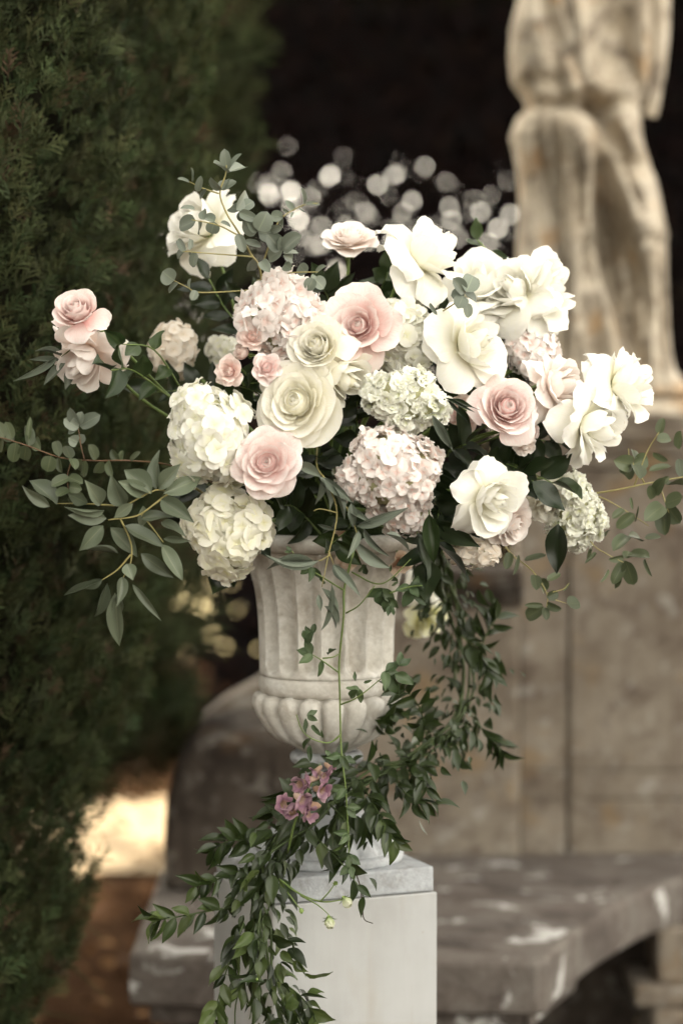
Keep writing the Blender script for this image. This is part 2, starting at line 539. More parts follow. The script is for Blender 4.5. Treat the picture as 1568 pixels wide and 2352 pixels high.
# one sheet: fine squares near, a wide skirt to the horizon
gv, gf = [], []
xs = [-180, -60, -20] + [-8 + i * 0.4 for i in range(41)] + [20, 60, 180]
ys = [-180, -60, -20, -8] + [-4 + i * 0.4 for i in range(61)] + [30, 60, 120, 240]
for y in ys:
    for x in xs:
        gv.append((x, y, ground_z(x, y) if abs(x) < 9 and -5 < y < 21 else 0.0))
nx = len(xs)
for j in range(len(ys) - 1):
    for i in range(nx - 1):
        a = j * nx + i
        gf.append((a, a + 1, a + nx + 1, a + nx))
link('ground', mesh_from('ground', gv, gf, EARTH), kind='structure')

pv, pf = [], []
for j in range(17):
    y = 8.15 + 1.75 * j / 16
    for i in range(41):
        x = -7.5 + 7.6 * i / 40
        yy = y + 0.42 * (x + 0.85) * (1 if x > -3 else 0.3) - (0 if x > -3 else 0.6) + 0.10 * math.sin(x * 1.3) + (0.10 * math.sin(x * 6.1 + j) + 0.07 * math.sin(x * 11.3)) * (1 if j in (0, 16) else 0)
        pv.append((x, yy, ground_z(x, yy) + 0.012))
for j in range(16):
    for i in range(40):
        a = j * 41 + i
        pf.append((a, a + 1, a + 42, a + 41))
link('sun_patch_path', mesh_from('sun_patch_path', pv, pf, GRAVEL), kind='structure')  # pool of sun on the ground put into this strip's paleness and outline

link('field', grid_mesh('field', -40, 40, 14.6, 90, 8, 8, lambda x, y: 0.03, DRYGRASS), kind='structure')

def leaf_cards(P, D, N, L, W, cols):
    """numpy leaves: base P, direction D, normal N, length, width -> 2 quads each, folded on the midrib"""
    D = D / np.linalg.norm(D, axis=1, keepdims=True)
    S = np.cross(D, N)
    S /= np.linalg.norm(S, axis=1, keepdims=True) + 1e-9
    Nn = np.cross(S, D)
    L = L[:, None]; W = W[:, None]
    b = P
    m = P + D * L * 0.45 - Nn * W * 0.18
    t = P + D * L + Nn * L * -0.10
    l = P + D * L * 0.45 + S * W * 0.5
    r = P + D * L * 0.45 - S * W * 0.5
    V = np.stack([b, l, t, m, r], axis=1).reshape(-1, 3)
    n = len(P)
    i0 = np.arange(n)[:, None] * 5
    Q = np.concatenate([i0 + np.array([[0, 3, 2, 1]]), i0 + np.array([[0, 4, 2, 3]])], axis=0)
    C = np.repeat(cols, 5, axis=0)
    return V, Q, C

rng = np.random.default_rng(7)
# fallen leaves: nobody could count them
n = 6500
P = np.stack([rng.uniform(-3.5, 3.5, n), rng.uniform(4.2, 12.5, n), np.full(n, 0.035)], 1)
D = np.stack([rng.normal(size=n), rng.normal(size=n), rng.normal(0, 0.25, n)], 1)
Nn = np.stack([rng.normal(0, 0.4, n), rng.normal(0, 0.4, n), np.ones(n)], 1)
lc = np.array([[0.060, 0.030, 0.013], [0.036, 0.018, 0.008], [0.10, 0.056, 0.026], [0.026, 0.013, 0.007]])[rng.integers(0, 4, n)]
V, Q, C = leaf_cards(P, D, Nn, rng.uniform(0.04, 0.085, n), rng.uniform(0.02, 0.045, n), lc)
o = link('fallen_leaves', big_mesh('fallen_leaves', V, Q, LITT, C), kind='stuff')
o['label'] = 'brown fallen leaves strewn over the shaded earth'
o['category'] = 'leaves'

# ------------------------------------------------------------------ cypresses
def spray_template(nb, sub, L, seed):
    """one feathery cypress spray along +Y: thin tapering ribbons -> verts (n,3), quads (m,4), tone (n)"""
    r = random.Random(seed)
    V, Q, T = [], [], []
    def sliver(p, d, l, w, tone):
        d = d.normalized()
        s = d.cross(Vector((r.uniform(-0.6, 0.6), r.uniform(-0.3, 0.3), 1))).normalized()
        i = len(V)
        b = p + d * l
        V.extend([p, p + d * l * 0.5 + s * w * 0.6, b, p + d * l * 0.5 - s * w * 0.6])
        Q.append((i, i + 1, i + 2, i + 3))
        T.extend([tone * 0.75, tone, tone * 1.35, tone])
    def ribbon(p, d, l, w, tone):
        d = d.normalized()
        s = d.cross(Vector((r.uniform(-0.6, 0.6), r.uniform(-0.3, 0.3), 1))).normalized()
        i = len(V)
        a, b = p + d * l * 0.55, p + d * l
        b = b + Vector((0, 0, r.uniform(-0.2, 0.2) * l))
        V.extend([p - s * w * 0.5, p + s * w * 0.5, a + s * w * 0.55, a - s * w * 0.55, b + s * w * 0.12, b - s * w * 0.12])
        Q.extend([(i, i + 1, i + 2, i + 3), (i + 3, i + 2, i + 4, i + 5)])
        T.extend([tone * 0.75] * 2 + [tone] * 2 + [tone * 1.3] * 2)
    ribbon(Vector((0, 0, 0)), Vector((0, 1, 0.05)), L, 0.0022, 0.8)
    for k in range(nb):
        t = 0.12 + 0.85 * k / nb
        sd = 1 if k % 2 else -1
        p = Vector((0, L * t, 0.004 * math.sin(t * 5)))
        d = Vector((sd * r.uniform(0.5, 0.9), r.uniform(0.7, 1.0), r.uniform(-0.45, 0.45)))
        l = L * (0.5 * (1 - t) + 0.20) * r.uniform(0.8, 1.2)
        ribbon(p, d, l, 0.0024, r.uniform(0.8, 1.1))
        for q in range(sub):
            tq = (q + 0.6) / (sub + 0.6)
            d2 = d.normalized() + Vector(((1 if q % 2 else -1) * 0.7, 0.25, r.uniform(-0.5, 0.5)))
            sliver(p + d.normalized() * l * tq, d2, l * 0.42 * r.uniform(0.7, 1.2), 0.0022, r.uniform(0.85, 1.25))
    return np.array([tuple(v) for v in V]), np.array(Q), np.array(T)

def bump_field(th, z, seed):
    return (0.5 * np.sin(3 * th + 1.7 * z + seed) + 0.35 * np.sin(7 * th - 2.9 * z + 2 * seed) + 0.5 * np.sin(4.2 * z + 5 * th + seed)
            + 0.4 * np.sin(11 * th + 6.1 * z) + 0.3 * np.sin(17 * th - 9 * z + seed) + 0.3 * np.sin(13 * z + 2.0 * th))

def cypress(name, label, cx, cy, prof, height, n, L, nb, sub, th_range, seed, tint=1.0, amp=0.06, core_k=0.80, wscale=1.0, zmin=0.1, far=1.0):
    """prof(z) radius; sprays over the arc th_range; the rest of the tree gets coarse sprays"""
    root = thing(name, label, 'cypress', Matrix.Translation((cx, cy, 0)), 'cypresses in the hedge row')
    trunk = tube_mesh('trunk', [(0, 0, 0), (0.02, 0, height * 0.4), (0, 0.01, height * 0.95)], 0.11, 0.02, BARK, 8, 4)
    link('trunk', trunk, root)
    r = np.random.default_rng(seed)
    def batch(n, L, nb, sub, th0, th1, z0, z1, ws):
        T = [spray_template(nb, sub, L, seed * 10 + i) for i in range(6)]
        th = r.uniform(th0, th1, n)
        z = r.uniform(z0, z1, n)
        bf = bump_field(th, z, seed)
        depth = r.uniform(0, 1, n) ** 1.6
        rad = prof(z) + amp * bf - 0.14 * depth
        out = np.stack([np.cos(th), np.sin(th), np.zeros(n)], 1)
        P = out * rad[:, None] + np.array([0, 0, 1]) * z[:, None]
        tan = np.stack([-np.sin(th), np.cos(th), np.zeros(n)], 1)
        D = out * r.uniform(0.15, 0.8, n)[:, None] + np.array([0, 0, 1]) * r.uniform(0.3, 1.3, n)[:, None] + tan * r.normal(0.1, 0.5, n)[:, None]
        D /= np.linalg.norm(D, axis=1, keepdims=True)
        Nv = out + r.normal(0, 0.5, (n, 3))
        X = np.cross(D, Nv); X /= np.linalg.norm(X, axis=1, keepdims=True)
        Z = np.cross(X, D)
        s = r.uniform(0.65, 1.35, n)
        clump_shade = np.clip(0.95 + 0.30 * bf, 0.45, 1.6)  # hollows coloured darker and bulges lighter, as shade and light would do
        g = np.array([0.041, 0.051, 0.0195])[None] * (1 + r.normal(0, 0.20, (n, 1))) * clump_shade[:, None]
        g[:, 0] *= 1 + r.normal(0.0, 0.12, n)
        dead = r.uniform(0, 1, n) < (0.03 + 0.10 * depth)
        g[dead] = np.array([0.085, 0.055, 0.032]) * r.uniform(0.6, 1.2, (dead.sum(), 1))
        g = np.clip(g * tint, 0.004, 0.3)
        Vs, Qs, Cs, off = [], [], [], 0
        kind = r.integers(0, 6, n)
        for k in range(6):
            idx = np.where(kind == k)[0]
            tv, tq, tt = T[k]
            M = np.stack([X[idx] * ws, D[idx], Z[idx]], 2)
            vv = np.einsum('nij,mj->nmi', M, tv) * s[idx][:, None, None] + P[idx][:, None, :]
            m = len(tv)
            Vs.append(vv.reshape(-1, 3))
            Qs.append((np.arange(len(idx))[:, None, None] * m + tq[None] + off).reshape(-1, 4))
            Cs.append((g[idx][:, None, :] * tt[None, :, None]).reshape(-1, 3))
            off += len(idx) * m
        return np.concatenate(Vs), np.concatenate(Qs), np.concatenate(Cs)
    Vf, Qf, Cf = batch(n, L, nb, sub, th_range[0], th_range[1], zmin, 2.95, wscale)
    # the far side and the part above the frame: coarser
    Vc, Qc, Cc = batch(int(1500 * far), 0.20, 5, 0, th_range[1], th_range[0] + 2 * math.pi, zmin, 2.95, 3.2)
    Vt, Qt, Ct = batch(int(2200 * far), 0.22, 5, 0, 0, 2 * math.pi, 2.8, height - 0.5, 3.4)
    V = np.concatenate([Vf, Vc, Vt]); Q = np.concatenate([Qf, Qc + len(Vf), Qt + len(Vf) + len(Vc)]); C = np.concatenate([Cf, Cc, Ct])
    link('crown', big_mesh('crown', V, Q, CYPR, C), root, kind='stuff')
    # solid heart of the crown, coloured near black as deep shade
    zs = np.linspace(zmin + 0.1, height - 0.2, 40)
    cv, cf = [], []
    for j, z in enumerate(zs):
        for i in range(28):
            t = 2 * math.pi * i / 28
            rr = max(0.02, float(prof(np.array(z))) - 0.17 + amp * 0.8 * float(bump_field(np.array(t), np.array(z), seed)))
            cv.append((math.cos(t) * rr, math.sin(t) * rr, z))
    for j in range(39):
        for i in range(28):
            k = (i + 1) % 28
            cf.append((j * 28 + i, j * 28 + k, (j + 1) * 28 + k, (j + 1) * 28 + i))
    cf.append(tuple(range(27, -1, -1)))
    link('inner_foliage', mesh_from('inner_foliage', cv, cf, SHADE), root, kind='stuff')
    return root

def prof1(z):
    z = np.asarray(z)
    p = np.interp(z, [0.30, 0.45, 0.62, 0.85, 1.05, 1.35, 1.8, 2.4], [0.34, 0.47, 0.54, 0.59, 0.63, 0.68, 0.73, 0.76])
    return p * np.clip((6.4 - z) / 2.2, 0.02, 1) ** 0.6
def prof2(z):
    z = np.asarray(z)
    p = np.interp(z, [0.62, 0.74, 1.1, 1.5, 1.9, 2.4], [0.36, 0.50, 0.52, 0.56, 0.60, 0.63])
    return p * np.clip((6.2 - z) / 2.2, 0.02, 1) ** 0.6
cypress('cypress_tree', 'big feathery dark green cypress filling the left side beside the urn', -1.06, 4.62, prof1, 6.2, 19000, 0.046, 8, 2,
        (-2.7, 0.75), 3, zmin=0.32)
cypress('cypress_tree', 'blurred narrow cypress just behind the big feathery one, darker', -0.93, 6.10, prof2, 6.0, 5200, 0.10, 8, 1,
        (-2.6, 0.9), 5, 0.85, 0.05, wscale=1.5, zmin=0.64)

def prof3(z):
    z = np.asarray(z)
    return 0.75 * np.clip((6.0 - z) / 2.2, 0.02, 1) ** 0.6 * (1 - 0.4 * np.clip((1.3 - z) / 1.3, 0, 1))
for cy_, cx_, lab in ((2.3, -2.2, 'unseen cypress added nearest in front of the big feathery one to block side light'), (0.9, -2.3, 'second unseen cypress added in front of the big feathery one to block side light'),
                      (-0.6, -2.4, 'last unseen cypress added beside the viewer to block side light')):
    cypress('cypress_tree', lab, cx_, cy_, prof3, 6.0, 900, 0.20, 5, 0, (-1.9, 1.9), 8, 1.0, 0.05, wscale=3.2, far=0.45)  # unseen trees added to block light from the left
# ------------------------------------------------------------------ dark evergreen trees and the leafy screen behind the statue
def evergreen(label, cx, cy, blobs, n, leaf, seed, trunk_r=0.16, height=9, tone=(0.006, 0.004, 0.002), core=1.0):  # tone darker than real leaves: deep shade put into the colour
    root = thing('evergreen_tree', label, 'tree', Matrix.Translation((cx, cy, 0)), 'dark evergreens behind the statue')
    tr = [(0, 0, -0.05), (0.05, 0.02, height * 0.3), (-0.06, 0.05, height * 0.6), (0.0, 0, height * 0.9)]
    link('trunk', tube_mesh('trunk', tr, trunk_r, trunk_r * 0.3, BARK, 9, 6), root)
    rr = random.Random(seed)
    for k in range(5):
        z = height * (0.25 + 0.12 * k)
        a = rr.uniform(0, 6.28)
        e = Vector((math.cos(a) * 1.3, math.sin(a) * 1.1, z + 0.9))
        link('limb', tube_mesh('limb', [(0, 0, z - 0.3), e * 0.5 + Vector((0, 0, z * 0.5 - 0.1)), e], trunk_r * 0.45, 0.02, BARK, 6, 4), root)
    r = np.random.default_rng(seed)
    Vs, Qs, Cs, off = [], [], [], 0
    vol = np.array([b[3] * b[4] * b[5] for b in blobs]) ** (2 / 3)
    for b, share in zip(blobs, vol / vol.sum()):
        m = int(n * share)
        d = r.normal(size=(m, 3)); d /= np.linalg.norm(d, axis=1, keepdims=True)
        rad = 1.0 - 0.35 * r.uniform(0, 1, m) ** 2
        P = np.array(b[:3]) + d * rad[:, None] * np.array(b[3:6])
        D = d + r.normal(0, 0.7, (m, 3)) + np.array([0, 0, -0.3])
        Nv = d + r.normal(0, 0.6, (m, 3))
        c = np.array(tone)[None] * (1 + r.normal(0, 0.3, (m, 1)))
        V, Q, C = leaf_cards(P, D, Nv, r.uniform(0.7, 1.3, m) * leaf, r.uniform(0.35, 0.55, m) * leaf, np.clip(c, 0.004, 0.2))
        Vs.append(V); Qs.append(Q + off); Cs.append(C); off += len(V)
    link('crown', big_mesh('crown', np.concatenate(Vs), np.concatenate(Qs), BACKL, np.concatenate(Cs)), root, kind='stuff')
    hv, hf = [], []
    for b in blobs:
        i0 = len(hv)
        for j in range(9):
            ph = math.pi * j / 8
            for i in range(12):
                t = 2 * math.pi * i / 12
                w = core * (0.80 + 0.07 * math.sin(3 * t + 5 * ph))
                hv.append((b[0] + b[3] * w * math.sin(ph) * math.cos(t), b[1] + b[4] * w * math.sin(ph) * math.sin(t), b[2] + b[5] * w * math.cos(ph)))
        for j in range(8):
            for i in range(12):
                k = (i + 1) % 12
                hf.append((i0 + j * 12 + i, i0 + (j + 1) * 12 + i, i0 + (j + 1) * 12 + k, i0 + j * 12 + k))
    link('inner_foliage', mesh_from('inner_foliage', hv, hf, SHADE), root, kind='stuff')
    return root

evergreen('dark evergreen tree directly behind the urn, its crown coloured near black as deep shade', 1.35, 13.6,
          [(-1.15, 0, 5.2, 2.6, 1.5, 2.0), (-1.75, 0.2, 7.8, 2.4, 1.6, 2.2), (-0.45, 0.1, 9.6, 2.2, 1.5, 1.8), (-0.85, -0.5, 3.75, 2.7, 0.9, 1.0)], 9000, 0.20, 11, 0.16, 10.5)
evergreen('dark evergreen tree behind the stone statue', 3.6, 13.2,
          [(0, 0, 4.6, 2.3, 1.6, 2.3), (0.3, 0.1, 7.4, 2.6, 1.7, 2.4), (-0.6, 0.0, 9.4, 2.2, 1.5, 2.0), (-0.4, -0.6, 2.4, 2.0, 1.0, 1.4)], 9000, 0.20, 12, 0.18, 10.5)
evergreen('unseen dark evergreen beyond the cypresses, shaped to block the sun', -4.2, 13.8,
          [(0.6, 0, 7.0, 2.9, 1.7, 2.25), (0.4, 0, 9.8, 2.9, 1.6, 1.9), (-2.2, 0, 4.0, 1.6, 1.4, 2.0)], 6500, 0.22, 13, 0.18, 10.5, core=0.78)  # unseen crown shaped to shade the foreground and leave a sunlit gap
evergreen('unseen dark evergreen added over the statue to keep sky light off the background', 4.4, 9.4,
          [(-1.6, 0.2, 5.9, 2.6, 1.9, 1.5), (-3.9, 0.5, 6.3, 2.2, 1.7, 1.4), (0, 0, 7.4, 2.4, 2.0, 1.6)], 7000, 0.24, 15, 0.2, 8.5)  # added above the view to shut out sky light behind the statue
# the thin leafy hedge under the trees: light from the open ground behind comes through its gaps
def hedge_screen():
    root = thing('laurel_hedge', 'thin dark leafy hedge behind the statue with bright gaps between leaves', 'hedge', Matrix.Translation((0, 12.1, 0)))
    r = np.random.default_rng(21)
    holes = []
    def px(x, y):
        p = at(x, y, 12.1)
        return (p.x, p.z)
    rr = random.Random(4)
    band = []                                  # small gaps between the leaves: x, z, radius
    for cx_, cy_, r_ in ((110, 645, 15), (100, 682, 13), (185, 672, 15), (150, 600, 8), (320, 620, 13), (490, 652, 18), (545, 615, 15), (600, 555, 9), (840, 645, 16), (872, 692, 13), (855, 748, 17), (915, 805, 17), (215, 780, 18),
                         (945, 560, 10), (888, 572, 10), (715, 560, 9), (442, 562, 9), (325, 552, 8), (750, 775, 9), (340, 955, 15), (270, 870, 13), (702, 485, 5), (648, 610, 8), (955, 640, 8), (440, 680, 8), (290, 860, 12),
                         (775, 840, 12), (540, 850, 14), (880, 850, 12)):
        p = at((560 + cx_ / 1.508) / 1.0204, cy_ / 1.508 / 1.0204, 12.1)
        band.append((p.x, p.z, r_ * 0.00056))
    tries = 0
    while len(band) < 105 and tries < 4000:
        tries += 1
        p = at(rr.uniform(585, 1215), 420 + rr.gauss(0, 62) + 110 * rr.random() ** 2, 12.1)
        if all((p.x - q[0]) ** 2 + (p.z - q[1]) ** 2 > 0.055 ** 2 for q in band):
            band.append((p.x, p.z, rr.choice([0.001, 0.0015, 0.002, 0.003, 0.004, 0.005])))
    for q in band:
        holes.append((q[0], q[1], max(0.002, q[2])))
    for _ in range(26):
        holes.append((*px(rr.gauss(480, 36), rr.uniform(1330, 1700)), rr.uniform(0.001, 0.010)))
    for _ in range(16):
        holes.append((*px(rr.uniform(80, 420), rr.uniform(1100, 1720)), rr.uniform(-0.004, 0.001)))
    for _ in range(26):
        holes.append((*px(rr.uniform(1530, 1800), rr.uniform(500, 880)), rr.uniform(-0.004, 0.001)))
    H = np.array(holes)
    n = 60000
    X = r.uniform(-1.55, 4.2, n); Z = r.uniform(0.0, 3.55, n); Y = r.uniform(-0.14, 0.14, n)
    L = r.uniform(0.06, 0.10, n); W = r.uniform(0.032, 0.052, n)
    a = r.uniform(0, 2 * math.pi, n)
    D = np.stack([np.cos(a), r.normal(0, 0.25, n), np.sin(a)], 1)
    Nv = np.stack([r.normal(0, 0.35, n), -np.ones(n), r.normal(0.1, 0.35, n)], 1)
    c1 = np.stack([X + 0.5 * L * np.cos(a), Z + 0.5 * L * np.sin(a)], 1)
    keep = np.ones(n, bool)
    ca, sa = np.cos(a), np.sin(a)
    for hx, hz, hr in H:
        dx, dz = hx - c1[:, 0], hz - c1[:, 1]
        al = dx * ca + dz * sa
        ac = -dx * sa + dz * ca
        keep &= (np.abs(al) / (L * 0.5 + hr) + np.abs(ac) / (W * 0.5 + hr)) > 1.0
    # small leaves close up the hedge round its gaps
    ns = 16000
    Xs = r.uniform(-0.62, 1.25, ns); Zs = r.uniform(2.0, 3.2, ns); Ys = r.uniform(-0.10, 0.10, ns)
    as_ = r.uniform(0, 2 * math.pi, ns); Ls = r.uniform(0.028, 0.048, ns); Ws = r.uniform(0.016, 0.026, ns)
    Ds = np.stack([np.cos(as_), r.normal(0, 0.25, ns), np.sin(as_)], 1)
    Ns = np.stack([r.normal(0, 0.3, ns), -np.ones(ns), r.normal(0.1, 0.3, ns)], 1)
    cs_ = np.stack([Xs + 0.45 * Ls * np.cos(as_), Zs + 0.45 * Ls * np.sin(as_)], 1)
    ks = np.ones(ns, bool)
    for hx, hz, hr in band:
        dx, dz = hx - cs_[:, 0], hz - cs_[:, 1]
        al = dx * np.cos(as_) + dz * np.sin(as_)
        ac = -dx * np.sin(as_) + dz * np.cos(as_)
        ks &= (np.abs(al) / (Ls * 0.5 + hr) + np.abs(ac) / (Ws * 0.5 + hr)) > 1.0
    X = np.concatenate([X[keep], Xs[ks]]); Y = np.concatenate([Y[keep], Ys[ks]]); Z = np.concatenate([Z[keep], Zs[ks]])
    D = np.concatenate([D[keep], Ds[ks]]); Nv = np.concatenate([Nv[keep], Ns[ks]]); L = np.concatenate([L[keep], Ls[ks]]); W = np.concatenate([W[keep], Ws[ks]])
    keep = np.ones(len(X), bool)
    P = np.stack([X, Y, Z], 1)[keep]
    m = len(P)
    c = np.array([0.0065, 0.0036, 0.0016])[None] * (1 + r.normal(0, 0.3, (m, 1)))  # leaf tone lowered to stand in for deep shade
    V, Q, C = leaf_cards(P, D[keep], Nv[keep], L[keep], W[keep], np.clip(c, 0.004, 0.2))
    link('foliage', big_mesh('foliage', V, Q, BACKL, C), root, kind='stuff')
    for k in range(16):
        x = -1.4 + k * 0.36 + rr.uniform(-0.1, 0.1)
        link('branch', tube_mesh('branch', [(x, 0, -0.02), (x + rr.uniform(-0.15, 0.15), 0.02, 1.2), (x + rr.uniform(-0.4, 0.4), 0, 2.6), (x + rr.uniform(-0.6, 0.6), 0, 3.5)],
                                 0.022, 0.008, BARK, 6, 4), root)
hedge_screen()

# ------------------------------------------------------------------ plinth and bench
def block_mesh(name, x0, x1, y0, y1, z0, z1, mat, bev=0.006, jitter=0.0, seed=0):
    bm = bmesh.new()
    rr = random.Random(seed)
    vs_ = [bm.verts.new((x + rr.uniform(-jitter, jitter), y + rr.uniform(-jitter, jitter), z + rr.uniform(-jitter, jitter)))
           for z in (z0, z1) for y in (y0, y1) for x in (x0, x1)]
    for f in ((0, 2, 3, 1), (4, 5, 7, 6), (0, 1, 5, 4), (2, 6, 7, 3), (0, 4, 6, 2), (1, 3, 7, 5)):
        bm.faces.new([vs_[i] for i in f])
    bmesh.ops.bevel(bm, geom=bm.edges[:], offset=bev, segments=2, affect='EDGES', profile=0.6)
    me = bpy.data.meshes.new(name)
    bm.to_mesh(me); bm.free()
    me.materials.append(mat)
    return me

def extrude_poly(name, pts, z0, z1, mat, bev=0.01, seg=2):
    bm = bmesh.new()
    lo = [bm.verts.new((x, y, z0)) for x, y in pts]
    hi = [bm.verts.new((x, y, z1)) for x, y in pts]
    bm.faces.new(hi)
    bm.faces.new(lo[::-1])
    n_ = len(pts)
    for i in range(n_):
        k = (i + 1) % n_
        bm.faces.new((lo[i], lo[k], hi[k], hi[i]))
    bmesh.ops.recalc_face_normals(bm, faces=bm.faces[:])
    ed = [e for e in bm.edges if abs(e.verts[0].co.z - e.verts[1].co.z) < 1e-6]
    bmesh.ops.bevel(bm, geom=ed, offset=bev, segments=seg, affect='EDGES', profile=0.6)
    me = bpy.data.meshes.new(name)
    bm.to_mesh(me); bm.free()
    me.materials.append(mat)
    return me

PY = 6.10                                        # front of the plinth
pz_top = at(1300, 955, PY).z
seat_z = 0.50
pl = thing('statue_plinth', 'tall weathered stone plinth under the statue, built of blocks with open joints', 'plinth', Matrix.Translation((0.70, PY, 0)))
px0 = at(1196, 1500, PY).x - 0.70
pj = at(1305, 1500, PY).x - 0.70
px1 = 0.30
rows = [seat_z - 0.06, at(1300, 1838, PY).z, at(1300, 1772, PY).z, at(1300, 1075, PY).z]
for j in range(3):
    z0, z1 = rows[j] + 0.0005, rows[j + 1] - 0.0005
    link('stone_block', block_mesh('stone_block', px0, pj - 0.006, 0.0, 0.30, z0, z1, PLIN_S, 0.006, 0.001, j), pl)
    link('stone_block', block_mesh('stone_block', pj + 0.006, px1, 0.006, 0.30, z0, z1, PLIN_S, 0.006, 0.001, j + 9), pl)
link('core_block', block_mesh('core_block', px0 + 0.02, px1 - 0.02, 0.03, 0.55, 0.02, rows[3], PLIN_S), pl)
zc = rows[3]
for j, (ov, h) in enumerate(((0.012, 0.035), (0.030, 0.03), (0.045, 0.045), (0.02, None))):
    z1 = zc + h if h else pz_top
    link('cornice', block_mesh('cornice', px0 - ov, px1 + ov, -ov, 0.56, zc + 0.001, z1, PLIN_S, 0.008), pl)
    zc = z1

bench = thing('stone_bench', 'long curved stone bench with pale lichen patches, its end scroll behind the urn', 'bench', Matrix.Translation((0.0, 5.0, 0)))
by = 5.0
curve = [(0.425, 4.955), (0.452, 5.05), (0.50, 5.18), (0.56, 5.33), (0.635, 5.49), (0.725, 5.66), (0.83, 5.80), (0.97, 5.90), (1.2, 5.985), (1.7, 6.03)]
poly = [(-0.445, 5.02), (-0.2, 4.975), (0.1, 4.945), (0.40, 4.935)] + curve + [(1.7, 6.30), (0.47, 6.085), (-0.30, 6.085), (-0.445, 5.9)]
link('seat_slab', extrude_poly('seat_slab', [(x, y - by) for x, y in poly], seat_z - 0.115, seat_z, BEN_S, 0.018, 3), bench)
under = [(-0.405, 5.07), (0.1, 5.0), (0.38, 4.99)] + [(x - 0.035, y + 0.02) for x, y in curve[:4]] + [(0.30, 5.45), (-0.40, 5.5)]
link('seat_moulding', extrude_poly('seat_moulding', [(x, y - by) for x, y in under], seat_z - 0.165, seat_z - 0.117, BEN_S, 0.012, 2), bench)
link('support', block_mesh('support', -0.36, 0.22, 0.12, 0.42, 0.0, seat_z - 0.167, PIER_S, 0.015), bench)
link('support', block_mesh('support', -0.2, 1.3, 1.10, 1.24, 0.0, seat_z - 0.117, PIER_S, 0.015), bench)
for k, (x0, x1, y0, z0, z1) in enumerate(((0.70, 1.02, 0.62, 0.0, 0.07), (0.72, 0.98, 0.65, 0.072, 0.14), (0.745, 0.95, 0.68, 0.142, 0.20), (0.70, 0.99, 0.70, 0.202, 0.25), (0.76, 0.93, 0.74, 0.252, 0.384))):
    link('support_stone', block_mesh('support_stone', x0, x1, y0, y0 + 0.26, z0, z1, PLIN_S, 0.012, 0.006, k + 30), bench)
# back wall of the bench with its scroll end
wall_y = 6.09
prof = [(-0.40, seat_z), (-0.402, 0.60), (-0.398, 0.70), (-0.385, 0.78), (-0.355, 0.84), (-0.30, 0.885), (-0.22, 0.93), (-0.14, 0.985), (-0.06, 1.05), (0.03, 1.10),
        (0.14, 1.13), (0.455, 1.13), (0.455, seat_z)]
def wall_prof(name, pr, y0, y1, mat, bev):
    bm = bmesh.new()
    a = [bm.verts.new((x, y0, z)) for x, z in pr]
    b_ = [bm.verts.new((x, y1, z)) for x, z in pr]
    bm.faces.new(a); bm.faces.new(b_[::-1])
    for i in range(len(pr)):
        k = (i + 1) % len(pr)
        bm.faces.new((a[i], b_[i], b_[k], a[k]))
    bmesh.ops.recalc_face_normals(bm, faces=bm.faces[:])
    ed = [e for e in bm.edges if abs(e.verts[0].co.y - e.verts[1].co.y) < 1e-6]
    bmesh.ops.bevel(bm, geom=ed, offset=bev, segments=3, affect='EDGES', profile=0.5)
    me = bpy.data.meshes.new(name)
    bm.to_mesh(me); bm.free()
    me.materials.append(mat)
    return me
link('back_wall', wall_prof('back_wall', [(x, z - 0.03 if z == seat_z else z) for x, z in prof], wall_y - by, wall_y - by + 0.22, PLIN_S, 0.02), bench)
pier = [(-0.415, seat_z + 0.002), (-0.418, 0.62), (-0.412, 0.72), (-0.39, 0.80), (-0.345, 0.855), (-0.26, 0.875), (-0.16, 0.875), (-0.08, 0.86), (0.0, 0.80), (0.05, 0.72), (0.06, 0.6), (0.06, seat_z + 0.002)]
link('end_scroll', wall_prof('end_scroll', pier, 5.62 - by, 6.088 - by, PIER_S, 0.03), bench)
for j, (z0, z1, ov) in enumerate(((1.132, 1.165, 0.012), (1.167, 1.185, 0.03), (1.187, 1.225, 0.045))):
    link('back_cornice', block_mesh('back_cornice', 0.10 - ov, 0.447, wall_y - by - ov, wall_y - by + 0.23, z0, z1, PIER_S, 0.006), bench)

